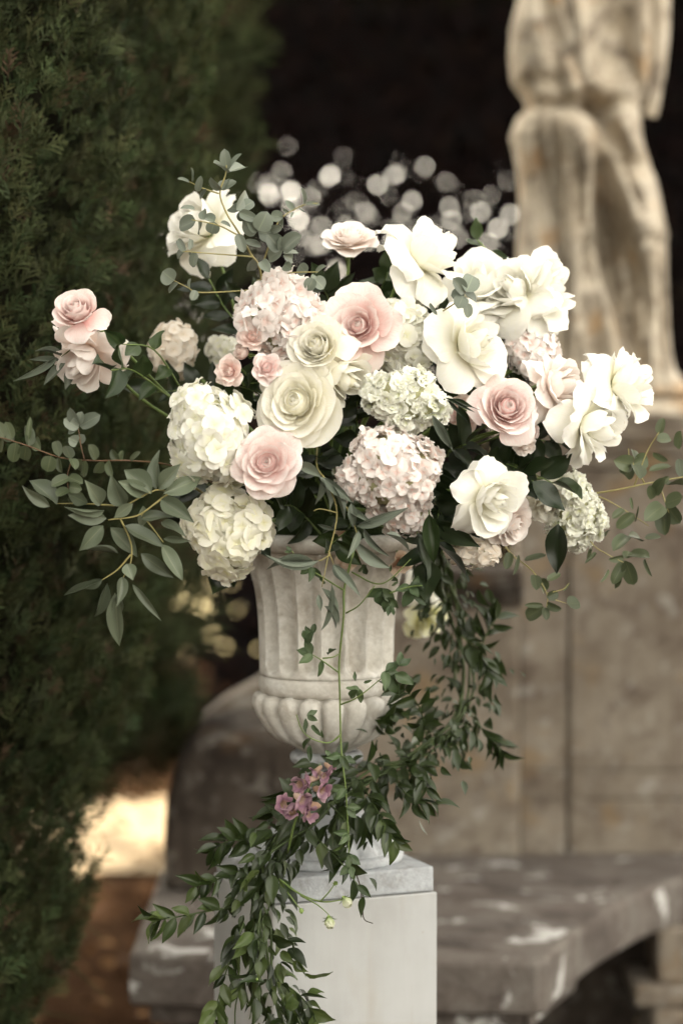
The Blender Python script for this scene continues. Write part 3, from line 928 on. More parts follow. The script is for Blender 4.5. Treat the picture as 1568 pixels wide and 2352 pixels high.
# ------------------------------------------------------------------ statue
def statue():
    d = 6.36
    yb = 6.36
    # outline readings: v-pixel row, left, right
    rows_ = [(0, 1188, 1516), (62, 1172, 1512), (125, 1168, 1512), (188, 1174, 1502), (229, 1204, 1484), (250, 1208, 1464), (271, 1186, 1464), (312, 1170, 1466),
             (335, 1176, 1470), (375, 1184, 1486), (417, 1190, 1502), (458, 1193, 1512), (500, 1192, 1521), (540, 1189, 1529), (583, 1187, 1524), (667, 1187, 1524),
             (750, 1200, 1530), (812, 1216, 1538), (850, 1226, 1548), (880, 1228, 1572), (905, 1215, 1596)]
    base_z = pz_top
    zs = []
    for y, l, r_ in rows_:
        a, b_ = at(l, y, d), at(r_, y, d)
        zs.append((a.z, a.x, b_.x))
    zs.sort()
    zmin = zs[0][0]
    # above the frame: waist, chest, shoulders, neck, head
    cxm = 0.5 * (zs[-1][1] + zs[-1][2])
    ztop = zs[-1][0]
    for dz, hw, off in ((0.10, 0.175, 0.0), (0.22, 0.165, -0.01), (0.34, 0.185, -0.01), (0.45, 0.20, 0.0), (0.53, 0.17, 0.0), (0.57, 0.08, 0.0), (0.62, 0.055, 0.0),
                        (0.66, 0.06, 0.0), (0.71, 0.082, 0.0), (0.78, 0.09, 0.0), (0.84, 0.075, 0.0), (0.875, 0.03, 0.0)):
        zs.append((ztop + dz, cxm + off - hw, cxm + off + hw))
    Z = np.array([q[0] for q in zs]); Lx = np.array([q[1] for q in zs]); Rx = np.array([q[2] for q in zs])
    nz, nt = 170, 128
    zz = np.linspace(zmin, Z[-1], nz)
    lx = np.interp(zz, Z, Lx); rx = np.interp(zz, Z, Rx)
    def zy(y): return at(1380, y, d).z
    def xx(x): return at(x, 600, d).x
    # ridges (+) and hollows (-) of the drapery: centre x, y, sx, sy, slant, height
    F = [(1245, 520, 16, 130, 0.0, -0.045), (1310, 560, 42, 200, 0.0, 0.035), (1384, 540, 17, 120, 0.08, -0.10), (1405, 660, 14, 110, 0.25, -0.055), (1352, 690, 10, 90, 0.2, -0.035),
         (1455, 500, 40, 110, 0.25, 0.05), (1462, 480, 22, 26, 0, -0.03), (1480, 700, 34, 130, 0.0, 0.045), (1420, 590, 16, 90, 0.35, -0.05), (1235, 600, 14, 120, 0, 0.03),
         (1350, 790, 10, 70, 0.25, -0.03), (1385, 770, 18, 90, 0.1, 0.035), (1430, 780, 14, 70, 0.05, -0.03), (1290, 640, 10, 120, -0.05, -0.02), (1500, 600, 14, 90, -0.1, -0.03),
         (1260, 330, 55, 70, 0.0, 0.025), (1330, 350, 40, 60, 0.5, 0.035), (1415, 320, 32, 60, 0.1, 0.05), (1370, 300, 14, 55, 0.55, -0.06), (1300, 255, 60, 10, 0.0, -0.05),
         (1360, 272, 36, 9, 0.0, -0.04), (1440, 395, 30, 16, 0, -0.03), (1360, 395, 14, 34, 0.3, -0.035), (1225, 120, 40, 110, 0.1, 0.03), (1262, 140, 12, 110, 0.12, -0.03),
         (1320, 120, 30, 120, -0.05, 0.025), (1400, 70, 28, 40, 0, -0.045), (1395, 170, 26, 34, 0.1, -0.035), (1360, 130, 12, 80, 0.2, -0.02), (1460, 110, 24, 130, 0, 0.03),
         (1493, 130, 10, 120, 0.0, -0.045), (1515, 240, 14, 30, 0, 0.06), (1255, 205, 40, 14, 0.3, -0.03), (1345, 215, 50, 16, 0, 0.03),
         (1272, 620, 5, 130, 0.05, -0.03), (1325, 640, 5, 150, -0.06, -0.022), (1440, 690, 5, 120, 0.1, -0.03), (1465, 760, 5, 80, 0.0, -0.025), (1505, 720, 5, 110, 0.03, -0.03), (1370, 600, 6, 60, 0.3, -0.03),
         (1300, 440, 6, 60, 0.15, -0.025), (1240, 420, 6, 50, 0.2, -0.025), (1350, 455, 6, 50, -0.1, -0.025), (1430, 440, 6, 45, 0.4, -0.03), (1485, 560, 24, 8, 0, -0.025),
         (1290, 60, 6, 60, 0.2, -0.025), (1345, 70, 6, 60, -0.2, -0.02), (1240, 60, 6, 70, 0.1, -0.025), (1440, 190, 8, 40, 0.3, -0.03), (1300, 165, 7, 40, 0.4, -0.025), (1268, 420, 7, 90, 0.12, -0.03), (1222, 400, 7, 80, 0.05, -0.025), (1335, 470, 8, 80, 0.1, 0.03), (1290, 480, 9, 120, 0.05, 0.02)]
    verts, faces = [], []
    for j in range(nz):
        cx = 0.5 * (lx[j] + rx[j]); hw = 0.5 * (rx[j] - lx[j])
        dp = min(0.155, hw * 0.9)
        for i in range(nt):
            t = 2 * math.pi * i / nt
            c, s = math.cos(t), math.sin(t)
            e = 0.78
            x = cx + hw * math.copysign(abs(c) ** e, c)
            y = yb + dp * math.copysign(abs(s) ** e, s)
            if s < 0.25 and zz[j] < ztop + 0.02:
                dd = 0.0
                for fx, fy, sx_, sy_, sl, h in F:
                    zc_ = zy(fy); xc = xx(fx)
                    wx, wz = sx_ * sz(d), sy_ * sz(d)
                    uz = (zz[j] - zc_)
                    ux = x - xc + sl * uz
                    dd += 1.7 * h * math.exp(-0.5 * (ux / wx) ** 2 - 0.5 * (uz / wz) ** 2)
                fade = smooth01(0.25, -0.25, s) if s > -0.25 else 1.0
                y -= dd * fade
            elif zz[j] >= ztop:
                y -= 0.012 * math.sin(9 * t + 6 * zz[j]) * (1 if zz[j] < ztop + 0.5 else 0)
            y += 0.006 * math.sin(37 * x + 11 * zz[j]) * math.sin(29 * zz[j] + 8 * x)
            verts.append((x, y, zz[j]))
    for j in range(nz - 1):
        for i in range(nt):
            k = (i + 1) % nt
            faces.append((j * nt + i, j * nt + k, (j + 1) * nt + k, (j + 1) * nt + i))
    faces.append(tuple(range(nt - 1, -1, -1)))
    faces.append(tuple(range((nz - 1) * nt, nz * nt)))
    bx = 0.5 * (lx[0] + rx[0])
    root = thing('stone_statue', 'weathered sandstone statue of a draped figure on the tall plinth', 'statue', Matrix.Translation((bx, yb, pz_top)))
    vv = [(x - bx, y - yb, z - pz_top) for x, y, z in verts]
    link('draped_body', mesh_from('draped_body', vv, faces, STAT_S), root)
    # rocky base
    bb = []
    bm = bmesh.new()
    bmesh.ops.create_icosphere(bm, subdivisions=3, radius=1.0)
    for v in bm.verts:
        f = 1 + 0.10 * math.sin(5 * v.co.x + 3) * math.sin(6 * v.co.y) + 0.05 * math.sin(11 * v.co.z + 7 * v.co.x)
        v.co = Vector((v.co.x * 0.235 * f + 0.01, v.co.y * 0.19 * f, max(v.co.z, -0.05) * 0.075 * f + 0.004))
    me = bpy.data.meshes.new('base_rock'); bm.to_mesh(me); bm.free()
    me.polygons.foreach_set('use_smooth', [True] * len(me.polygons))
    me.materials.append(STAT_S)
    link('base_rock', me, root)
    # cloth end hanging at the hip
    hang = [at(1522, -60, d - 0.06), at(1520, 60, d - 0.09), at(1512, 150, d - 0.1), at(1500, 225, d - 0.09), at(1492, 266, d - 0.08)]
    link('hanging_cloth', tube_mesh('hanging_cloth', [p - Vector((bx, yb, pz_top)) for p in hang], 0.020, 0.020, STAT_S, 10, 6), root)
statue()

# ------------------------------------------------------------------ pedestal and urn
UX, UY = at(750, 1500, 4.05).x, 4.05
cap_top = at(990, 1992, 3.97).z
ped_x = at(742, 2000, 4.05).x
TH = R(22)
ped = thing('white_pedestal', 'white painted square pedestal with a grey stone cap under the urn', 'pedestal',
            Matrix.Translation((ped_x, 4.05, 0)) @ Matrix.Rotation(TH, 4, 'Z'))
h = 0.1415
link('shaft', block_mesh('shaft', -h - 0.004, h + 0.004, -h - 0.004, h + 0.004, 0.0, cap_top - 0.042, PAINT, 0.0025), ped)
link('cap', block_mesh('cap', -h, h, -h, h, cap_top - 0.040, cap_top, CAP_S, 0.004, 0.0006, 3), ped)

def lathe(name, prof, mat, nt=192, mod=None, close=True):
    verts, faces = [], []
    for (r_, z) in prof:
        for i in range(nt):
            t = 2 * math.pi * i / nt
            rr = r_ if mod is None else mod(r_, z, t)
            verts.append((rr * math.cos(t), rr * math.sin(t), z))
    for j in range(len(prof) - 1):
        for i in range(nt):
            k = (i + 1) % nt
            faces.append((j * nt + i, j * nt + k, (j + 1) * nt + k, (j + 1) * nt + i))
    if close:
        faces.append(tuple(range(nt - 1, -1, -1)))
        faces.append(tuple(range((len(prof) - 1) * nt, len(prof) * nt)))
    return mesh_from(name, verts, faces, mat)

def dense(prof, n=10):
    P = spline([Vector((r_, 0, z)) for r_, z in prof], n)
    return [(p.x, p.z) for p in P]

us = sz(4.05)
def uz(y):
    return at(750, y, 4.05).z - cap_top
urn = thing('stone_urn', 'grey white classical stone urn with fluted body and ribbed bowl, holding the flowers', 'urn', Matrix.Translation((UX, UY, cap_top)) @ Matrix.Rotation(R(6), 4, 'Z'))
# foot: round plate, flaring fluted foot, neck
z_plate = 0.016
link('foot_plate', lathe('foot_plate', [(0.02, 0.0005), (0.128, 0.0005), (0.1295, 0.004), (0.1295, 0.013), (0.127, z_plate), (0.02, z_plate)], CAP_S), urn)
def foot_mod(r_, z, t):
    f = (t * 16 / (2 * math.pi)) % 1.0
    k = 1 - abs(2 * f - 1) ** 2
    return r_ - (0.010 * (1 - k)) * smooth01(0.03, 0.06, r_ - 0.035) if z > z_plate + 0.002 else r_
foot = dense([(0.120, z_plate + 0.001), (0.116, 0.028), (0.098, 0.045), (0.072, 0.068), (0.053, 0.095), (0.044, 0.125), (0.043, 0.15)], 8)
link('foot', lathe('foot', foot, CAP_S, 192, foot_mod), urn)
zr = uz(1738)
zb0 = uz(1716)
zf = 0.15
neck = dense([(0.043, zf), (0.046, zr - 0.018), (0.052, zr - 0.011)], 5)
link('neck', lathe('neck', neck, CAP_S, 96), urn)
ring = [(0.03, zr - 0.011)] + [(0.052 + 0.010 * math.sin(a), zr - 0.010 * math.cos(a)) for a in [i * math.pi / 8 for i in range(9)]] + [(0.03, zr + 0.0105)]
link('neck_ring', lathe('neck_ring', ring, CAP_S, 96), urn)
# gadrooned bowl
zt = uz(1583)
bowl = dense([(0.042, zr + 0.010), (0.060, zb0 + 0.004), (0.090, uz(1688)), (0.112, uz(1655)), (0.1245, uz(1620)), (0.1235, uz(1597)), (0.113, zt)], 8)
def bowl_mod(r_, z, t):
    f = (t * 18 / (2 * math.pi)) % 1.0
    e = abs(2 * f - 1)
    lobe = math.sqrt(max(0.0, 1 - e ** 2.6))
    dtop = (zt - z)
    arch = 0.022 * (1 - math.sqrt(max(0, 1 - e * e)))
    w = smooth01(arch - 0.002, arch + 0.006, dtop)
    lo = smooth01(zr + 0.010, zr + 0.03, z)
    return r_ - 0.021 * (1 - lobe * w) * lo * min(1, r_ / 0.1)
link('bowl', lathe('bowl', bowl, URN_S, 288, bowl_mod), urn)
zc0, zc1 = uz(1587), uz(1545)
collar = dense([(0.100, zc0 - 0.004), (0.1105, zc0 + 0.001), (0.1145, zc0 + 0.010), (0.1135, zc1 - 0.008), (0.109, zc1)], 5)
link('collar', lathe('collar', collar, URN_S, 128), urn)
zb = uz(1262)
body = dense([(0.1075, zc1 - 0.001), (0.1085, uz(1500)), (0.1105, uz(1420)), (0.1165, uz(1350)), (0.128, uz(1295)), (0.143, zb)], 8)
def body_mod(r_, z, t):
    f = (t * 18 / (2 * math.pi)) % 1.0
    e = abs(2 * f - 1)
    fl = 1 - e ** 1.7                                   # hollow flute between sharp ridges
    arch = 0.02 * (1 - math.sqrt(max(0, 1 - e * e)))
    w = smooth01(arch, arch + 0.012, z - zc1 - 0.004)
    return r_ + 0.005 - 0.022 * fl * w
link('fluted_body', lathe('fluted_body', body, URN_S, 360, body_mod), urn)
rim = dense([(0.135, zb), (0.150, zb + 0.004), (0.158, zb + 0.016), (0.152, zb + 0.026), (0.135, zb + 0.028)], 5)
link('rim', lathe('rim', rim, URN_S, 96), urn)
URN_TOP = cap_top + zb + 0.02

# ------------------------------------------------------------------ roses
def petal(L, W, p0, p1, curl, r0, z0, k0, k1, seed, wrap=False, drop=0.22, point=0.0, ripple=0.02, mat=None, scale=1.0, nu=8, nv=8, curl_at=0.62):
    """one petal: a centre line that leaves the receptacle at angle p0 from the axis and bends to p1, its lip curling by curl"""
    rr = random.Random(seed)
    N = 30
    cr, cz, ph = [r0], [z0], []
    for i in range(N + 1):
        v = i / N
        a = R(p0 + (p1 - p0) * v + curl * smooth01(curl_at, 1.0, v))
        ph.append(a)
        cr.append(cr[-1] + math.sin(a) * L / N)
        cz.append(cz[-1] + math.cos(a) * L / N)
    cr = [max(0.010, c_) for c_ in cr]
    def line(v):
        f = max(0.0, min(N - 1e-6, v * N))
        i = int(f); t = f - i
        return (cr[i] + (cr[i + 1] - cr[i]) * t, cz[i] + (cz[i + 1] - cz[i]) * t, ph[i] + (ph[i + 1] - ph[i]) * t)
    f1, f2, q1, q2 = rr.uniform(2, 4), rr.uniform(4, 7), rr.uniform(0, 6), rr.uniform(0, 6)
    asym = rr.uniform(-0.12, 0.12)
    verts, uvs, faces = [], [], []
    for j in range(nv + 1):
        t = j / nv
        g = (0.26 + 0.74 * smooth01(0.0, 0.62, t)) * (1 - 0.13 * smooth01(0.75, 1.0, t))
        for i in range(nu + 1):
            u = -1 + 2 * i / nu
            v = t * (1 - drop * abs(u) ** 2.2 * t + point * max(0, 1 - abs(u) * 2.2) * t + asym * u * t * 0.6)
            v = min(v, 1.0)
            r_, z_, a = line(v)
            s = u * W * g
            k = 1.0 / max(r_, 0.02) if wrap else k0 + (k1 - k0) * v
            if wrap:
                k *= k0
                k = min(k, 2.9 / max(W, 1e-3))
            if abs(k) < 1e-3:
                x, inn = s, 0.0
            else:
                x, inn = math.sin(s * k) / k, (1 - math.cos(s * k)) / k
            rip = ripple * t * t * (math.sin(f1 * u + q1) + 0.6 * abs(u) * math.sin(f2 * u + q2) + 0.35 * math.sin(2.7 * f2 * u + q1 * 3 + 4 * t))
            off = -inn + rip
            verts.append(Vector(((r_ + math.cos(a) * off), x, z_ - math.sin(a) * off)) * scale)
            uvs.append((i / nu, t))
    for j in range(nv):
        for i in range(nu):
            a = j * (nu + 1) + i
            faces.append((a, a + 1, a + nu + 2, a + nu + 1))
    return mesh_from('petal', verts, faces, mat, True, uvs)

def rose_layers(kind, rr):
    """(count, dict) layers of a bloom whose radius is 1"""
    j = rr.uniform
    L = []
    def add(az, **k):
        L.append((az, k))
    rp = 0.016 if kind != 'spray' else 0.05
    # one unbroken spiral from the closed heart to the open skirt: every petal a little wider and more open than the last
    N, open_, curl_, wide, top, tall = {'garden': (38, 74, 50, 0.54, 0.60, 1.06), 'classic': (30, 66, 44, 0.74, 0.66, 1.08), 'spray': (26, 62, 46, 0.50, 0.62, 1.02), 'cup': (26, 14, 46, 0.60, 0.84, 1.05),
                                        'bud': (16, -2, 30, 0.62, 1.18, 1.30), 'reflex': (10, -14, 34, 0.44, 0.92, 1.0), 'blown': (18, 24, 44, 0.50, 0.60, 0.86)}[kind]
    open_ *= j(0.8, 1.12) if open_ > 0 else 1.0
    for i in range(N):
        q = i / (N - 1)
        e = q ** 1.5
        add(137.5 * i + j(-14, 14), L=(top + (tall - top) * e) * j(0.95, 1.05), W=(0.10 + (wide - 0.10) * q ** 0.8) * j(0.9, 1.1),
            p0=2 + (92 if open_ > 40 else 66) * q ** 0.75, p1=-24 + (open_ + 24) * q ** 1.35 + j(-4, 4), curl=-8 + (curl_ + 8) * q + j(-10, 14) * q, r0=0.045 + 0.05 * min(1, 2 * q), z0=0.06 - 0.08 * q,
            k0=0.95 - 0.60 * e if open_ > 40 else 0.95 - 0.35 * e, k1=0, wrap=True, ripple=rp * (0.5 + 2.2 * e), point=j(0.0, 0.12) * q, drop=0.14 + 0.10 * q, curl_at=0.66)
    if kind == 'reflex':
        for i in range(2):
            add(170 * i + 70 + j(-30, 30), L=1.02, W=0.56, p0=64, p1=-10 + 14 * i, curl=50 + j(-14, 20), r0=0.08, z0=0.02, k0=1.7, k1=1.1, ripple=0.04, point=0.08)
        for i in range(2):
            add(180 * i + 20 + j(-30, 30), L=1.12, W=0.64, p0=66, p1=50 + j(-18, 18), curl=44 + j(-14, 40), r0=0.07, z0=0.01, k0=1.3, k1=0.2, ripple=0.07, point=0.12, drop=0.26)
        for i in range(5):
            f = j(0.86, 1.14)
            add(72 * i + 50 + j(-20, 20), L=1.16 * f, W=(0.62 + j(-0.08, 0.08)) * f, p0=66, p1=100 + j(-22, 26), curl=30 + j(-16, 38), r0=0.06, z0=0.0, k0=1.0, k1=-0.8 + j(-0.6, 0.7),
                ripple=0.11, point=j(0.0, 0.22), drop=0.28, curl_at=0.35)
        for i in range(3):
            add(120 * i + 80 + j(-26, 26), L=1.05 + j(-0.1, 0.1), W=0.54 + j(-0.06, 0.06), p0=80, p1=140 + j(-16, 16), curl=16 + j(-10, 20), r0=0.05, z0=-0.03, k0=0.9, k1=-0.9, ripple=0.11, point=j(0.0, 0.2), drop=0.3)
    elif kind == 'blown':
        for i in range(7):
            add(51.4 * i * 2 + j(-16, 16), L=1.0 + 0.03 * i, W=0.62 + j(-0.06, 0.1), p0=78, p1=26 + 9 * i + j(-10, 10), curl=40 + j(-20, 30), r0=0.07, z0=0.02 - 0.01 * i, k0=1.3, k1=0.5, ripple=0.08, point=j(0, 0.12), drop=0.22)
    elif kind == 'cup':
        for i in range(4):
            add(95 * i + 75 + j(-25, 25), L=1.06, W=0.56, p0=86, p1=100 + j(-26, 30), curl=30 + j(-10, 30), r0=0.06, z0=-0.03, k0=1.0, k1=-0.6, ripple=0.09, point=0.12, drop=0.28)
    return L

SEPAL = None
def leaf_mesh(name, L, W, fold=0.12, bend=0.1, shape=1.0, mat=None, nv=8, tip=1.0, lobes=0, seed=0, twist=0.0, curlr=0.0, wav=0.0):
    """leaf along +Y, upper side +Z: 5 columns, folded along the midrib and bent along its length"""
    rr = random.Random(seed)
    verts, uvs, faces = [], [], []
    ph = rr.uniform(0, 6)
    for j in range(nv + 1):
        t = j / nv
        if shape < 0:
            w = math.sqrt(max(0.0, 1 - abs(2 * t ** 0.92 - 1) ** 2.2)) * W * 0.5
        else:
            w = (math.sin(math.pi * min(1, t ** shape)) ** 0.85) * W * 0.5
        if tip > 1.0:
            w *= (1 - t ** 3) ** (tip - 1)
        if lobes:
            w *= 0.72 + 0.34 * abs(math.sin(math.pi * lobes * t + 0.5))
        w = max(w, W * 0.012)
        a = bend * t * t * math.pi
        y = L * (t - 0.10 * (bend * 3) ** 2 * t ** 3)
        zc = -L * 0.5 * math.sin(a) * t
        for i in range(5):
            u = (i - 2) / 2.0
            x = u * w
            z = zc + fold * abs(x) * 2.0 - curlr * (u * u) * w + wav * W * math.sin(t * 9 + ph + u) * abs(u)
            ct, st = math.cos(twist * t), math.sin(twist * t)
            verts.append((x * ct - (z - zc) * st, y, zc + x * st + (z - zc) * ct))
            uvs.append((0.5 + 0.5 * u, t))
    for j in range(nv):
        for i in range(4):
            a = j * 5 + i
            faces.append((a, a + 1, a + 6, a + 5))
    return mesh_from(name, verts, faces, mat, True, uvs)

SEPAL_M = leaf_mesh('sepal', 1.0, 0.30, 0.2, 0.5, 0.7, STEM_G, 5)
BOUQ = Vector((UX, UY - 0.02, URN_TOP + 0.05))
GREEN_BALL = None

def rose(label, x, y, d, rad, face, kind, mat, seed, spin=0, group='roses in the arrangement', cat='rose', stem=True, name='rose', zc=0.42, stem_pts=None, sr=0.0028):
    s = rad * sz(d) * (1.0 if kind in ('spray', 'bud') else 1.08)
    ax = facing(*face)
    c = at(x, y, d)
    base = c - ax * s * zc
    rr = random.Random(seed)
    M = axis_matrix(base, ax, R(spin))
    M = M @ Matrix.Diagonal((1.0, rr.uniform(0.88, 1.0), rr.uniform(0.95, 1.12), 1.0)) if kind != 'bud' else M
    root = thing(name, label, cat, M, group)
    res = 9 if rad > 45 else 6
    for n_, (az, k) in enumerate(rose_layers(kind, rr)):
        me = petal(seed=seed * 100 + n_, mat=mat, scale=s, nu=res, nv=res, **k)
        link('petal', me, root, Matrix.Rotation(R(az), 4, 'Z'))
    top, rb = {'garden': (0.52, 0.30), 'spray': (0.52, 0.30), 'classic': (0.56, 0.32), 'reflex': (0.80, 0.17), 'cup': (0.74, 0.24), 'blown': (0.5, 0.2), 'bud': (1.0, 0.22)}[kind]
    hv = [((rb * q * math.cos(a)) * s, (rb * q * math.sin(a)) * s, zz * s) for q, zz in ((0.7, 0.05), (1.0, top * 0.45), (0.95, top * 0.8), (0.55, top)) for a in [2 * math.pi * i / 10 for i in range(10)]]
    hf = [(j * 10 + i, j * 10 + (i + 1) % 10, j * 10 + 10 + (i + 1) % 10, j * 10 + 10 + i) for j in range(3) for i in range(10)] + [tuple(range(30, 40))]
    link('heart', mesh_from('heart', hv, hf, mat, True, [(0.5, 0.30)] * len(hv)), root)  # filler dome added so the gaps between petals stay pale
    for i in range(5):
        q = Matrix.Rotation(R(72 * i + 10), 4, 'Z') @ Matrix.Translation((0, 0.06 * s, -0.06 * s)) @ Matrix.Rotation(R(-28 - rr.uniform(0, 40)), 4, 'X') @ Matrix.Scale(s * 0.6, 4)
        link('sepal', SEPAL_M, root, q)
    Mi = M.inverted()
    if stem:
        tgt = stem_pts or [base - ax * 0.05, (base - ax * 0.09).lerp(BOUQ, 0.45), BOUQ + Vector((rr.uniform(-.05, .05), rr.uniform(-.04, .04), 0))]
        pts = [Mi @ (base + ax * s * 0.02)] + [Mi @ p for p in tgt]
        link('stem', tube_mesh('stem', pts, sr, sr * 0.9, STEM_G, 6, 5), root)
        hip = [Mi @ (base + ax * s * 0.08), Mi @ (base - ax * s * 0.12), Mi @ (base - ax * s * 0.24)]
        link('hip', tube_mesh('hip', hip, s * 0.16, s * 0.05, STEM_G, 8, 3), root)
    return root

# readings: x, y, depth, radius (reading pixels), facing (right, up, towards camera)
rose('pink rose facing up at the far end of the long stem over the cypress', 178, 715, 3.72, 62, (-0.15, 0.55, 0.8), 'cup', PINK, 1, 10,
     stem_pts=[at(255, 775, 3.80), at(320, 840, 3.84), at(405, 925, 3.90), at(560, 1060, 3.98)])
rose('pale pink rose drooping just below the topmost far rose', 190, 825, 3.80, 84, (-0.35, -0.45, 0.55), 'reflex', BLUSH, 2, 40,
     stem_pts=[at(255, 850, 3.88), at(330, 920, 3.92), at(430, 985, 3.96), at(560, 1080, 4.0)])
rose('white rose behind the silver dollar eucalyptus sprig', 455, 515, 4.02, 92, (-0.55, 0.35, 0.35), 'reflex', WHITE, 3, 20,
     stem_pts=[at(500, 590, 4.05), at(525, 660, 4.05), at(560, 800, 4.05)])
rose('pink rose standing tall on its own stem above the arrangement', 803, 545, 3.95, 60, (0.0, 0.84, 0.52), 'garden', BLUSH, 4, 0, zc=0.25,
     stem_pts=[at(800, 605, 3.96), at(796, 680, 3.97), at(790, 900, 4.0)])
rose('white rose with swept back petals topmost beside the tall pink one', 985, 580, 3.86, 98, (0.60, 0.62, 0.25), 'reflex', WHITE, 5, 30)
rose('white rose half hidden behind the round eucalyptus leaves', 1105, 650, 3.95, 88, (-0.1, 0.55, 0.6), 'reflex', WHITE, 6, 70)
rose('white rose between the hidden white rose and the rounded upper one', 1178, 662, 3.92, 88, (-0.55, 0.45, 0.6), 'reflex', WHITE, 7, 15)
rose('full white rose at the upper edge in front of the statue', 1252, 662, 3.94, 92, (0.6, 0.35, 0.55), 'reflex', WHITE, 8, 55)
rose('large white rose opened flat like an orchid below the round eucalyptus leaves', 1090, 787, 3.78, 98, (0.62, 0.18, 0.65), 'reflex', WHITE, 9, 95)
rose('wide open pink and cream rose at the centre top of the arrangement', 822, 745, 3.76, 86, (-0.2, 0.15, 0.95), 'blown', PINK, 10, 30)
rose('cream rose tucked under the wide open pink one', 730, 795, 3.72, 76, (-0.25, 0.30, 0.9), 'cup', CREAM, 11, 10)
rose('cream rose with drooping petals behind the biggest cream bloom', 790, 868, 3.75, 82, (0.55, -0.3, 0.55), 'reflex', CREAM, 12, 0)
rose('biggest cream rose, round and fully open near the centre', 680, 922, 3.70, 98, (-0.28, 0.18, 0.95), 'classic', CREAM, 13, 80)
rose('pink garden rose with deep pink heart between the two white hydrangeas', 612, 1062, 3.67, 80, (-0.05, 0.12, 1.0), 'garden', PINK, 14, 40)
rose('pink rose with ruffled petals right of the white stock', 1165, 935, 3.74, 78, (0.12, 0.25, 0.95), 'cup', PINK, 15, 10)
rose('blush rose with swept back petals turned towards the statue', 1290, 885, 3.82, 78, (0.75, 0.22, 0.45), 'reflex', BLUSH, 16, 20)
rose('white rose with pointed petals, outermost in front of the plinth', 1440, 880, 3.84, 86, (0.85, 0.25, 0.40), 'reflex', WHITE, 17, 60)
rose('white rose with hanging petals just below the outermost white one', 1370, 985, 3.80, 90, (0.72, -0.25, 0.45), 'reflex', WHITE, 18, 0)
rose('white rose with upright folded petals low at the front over dark leaves', 1132, 1148, 3.70, 82, (0.45, -0.15, 0.75), 'reflex', WHITE, 19, 30)
rose('blush rose peeping out below the low white rose', 1182, 1208, 3.78, 58, (0.6, -0.4, 0.6), 'garden', BLUSH, 20, 0)
rose('cream rose in the shade under the hanging white rose', 1258, 1158, 3.86, 52, (-0.2, -0.5, 0.7), 'reflex', CREAM, 21, 0)
SG = 'small spray roses'
rose('ruffled little pink spray rose touching the blush hydrangea', 580, 770, 3.72, 38, (-0.1, 0.25, 0.95), 'spray', SPRAY, 22, 0, SG, 'spray rose', name='spray_rose', sr=0.0018)
rose('little pink spray rose lowest of the cluster, next to round green leaves', 524, 853, 3.70, 38, (-0.35, 0.0, 0.9), 'spray', SPRAY, 23, 30, SG, 'spray rose', name='spray_rose', sr=0.0018)
rose('little deep pink spray rose touching the biggest cream rose', 614, 843, 3.70, 39, (0.1, 0.2, 0.95), 'spray', PINK, 24, 60, SG, 'spray rose', name='spray_rose', sr=0.0018)
rose('half closed pink spray rose between three open ones', 556, 808, 3.74, 27, (-0.7, 0.3, 0.5), 'bud', SPRAY, 25, 0, SG, 'spray rose', name='spray_rose', zc=0.6, sr=0.0018)
rose('faded buff spray rose beside the ruffled pink spray roses', 640, 803, 3.76, 30, (0.3, 0.3, 0.8), 'spray', BUFF, 26, 0, SG, 'spray rose', name='spray_rose', sr=0.0018)
rose('buff pink spray rose half hidden behind the grass blades', 1055, 948, 3.80, 50, (-0.2, 0.3, 0.8), 'spray', SPRAY, 27, 20, SG, 'spray rose', name='spray_rose', sr=0.0018)
rose('bright pink spray rose behind the ruffled pink rose', 1226, 990, 3.80, 26, (0.7, 0.1, 0.6), 'spray', PINK, 28, 0, SG, 'spray rose', name='spray_rose', sr=0.0018)
rose('pale peach spray rose under the ruffled pink rose', 1208, 1030, 3.78, 28, (0.3, -0.5, 0.7), 'spray', BLUSH, 29, 0, SG, 'spray rose', name='spray_rose', sr=0.0018)
rose('peach blossom on the urn rim behind the narrow leaves', 800, 1288, 3.90, 30, (0.0, -0.4, 0.8), 'spray', BUFF, 30, 0, SG, 'spray rose', name='spray_rose', sr=0.0018)
rose('peach blossom on the urn rim beside the dark hanging leaf', 925, 1296, 3.92, 34, (0.3, -0.5, 0.8), 'spray', BUFF, 31, 50, SG, 'spray rose', name='spray_rose', sr=0.0018)
rose('peach blossom tucked behind the blush hydrangea and the wiry stem', 790, 1235, 3.92, 26, (0.0, -0.2, 0.9), 'spray', BUFF, 32, 90, SG, 'spray rose', name='spray_rose', sr=0.0018)
rose('pale yellow rose blurred behind the garland beside the urn', 985, 1425, 4.28, 46, (0.3, -0.3, 0.8), 'reflex', LIME, 33, 0, stem_pts=[at(1000, 1400, 4.26), at(1035, 1360, 4.18), at(1020, 1300, 4.14)])
rose('white rose blurred behind the garland under the bouquet', 968, 1350, 4.26, 40, (-0.2, 0.3, 0.8), 'reflex', WHITE, 34, 0, stem_pts=[at(990, 1330, 4.24), at(1020, 1300, 4.16), at(1012, 1240, 4.12)])

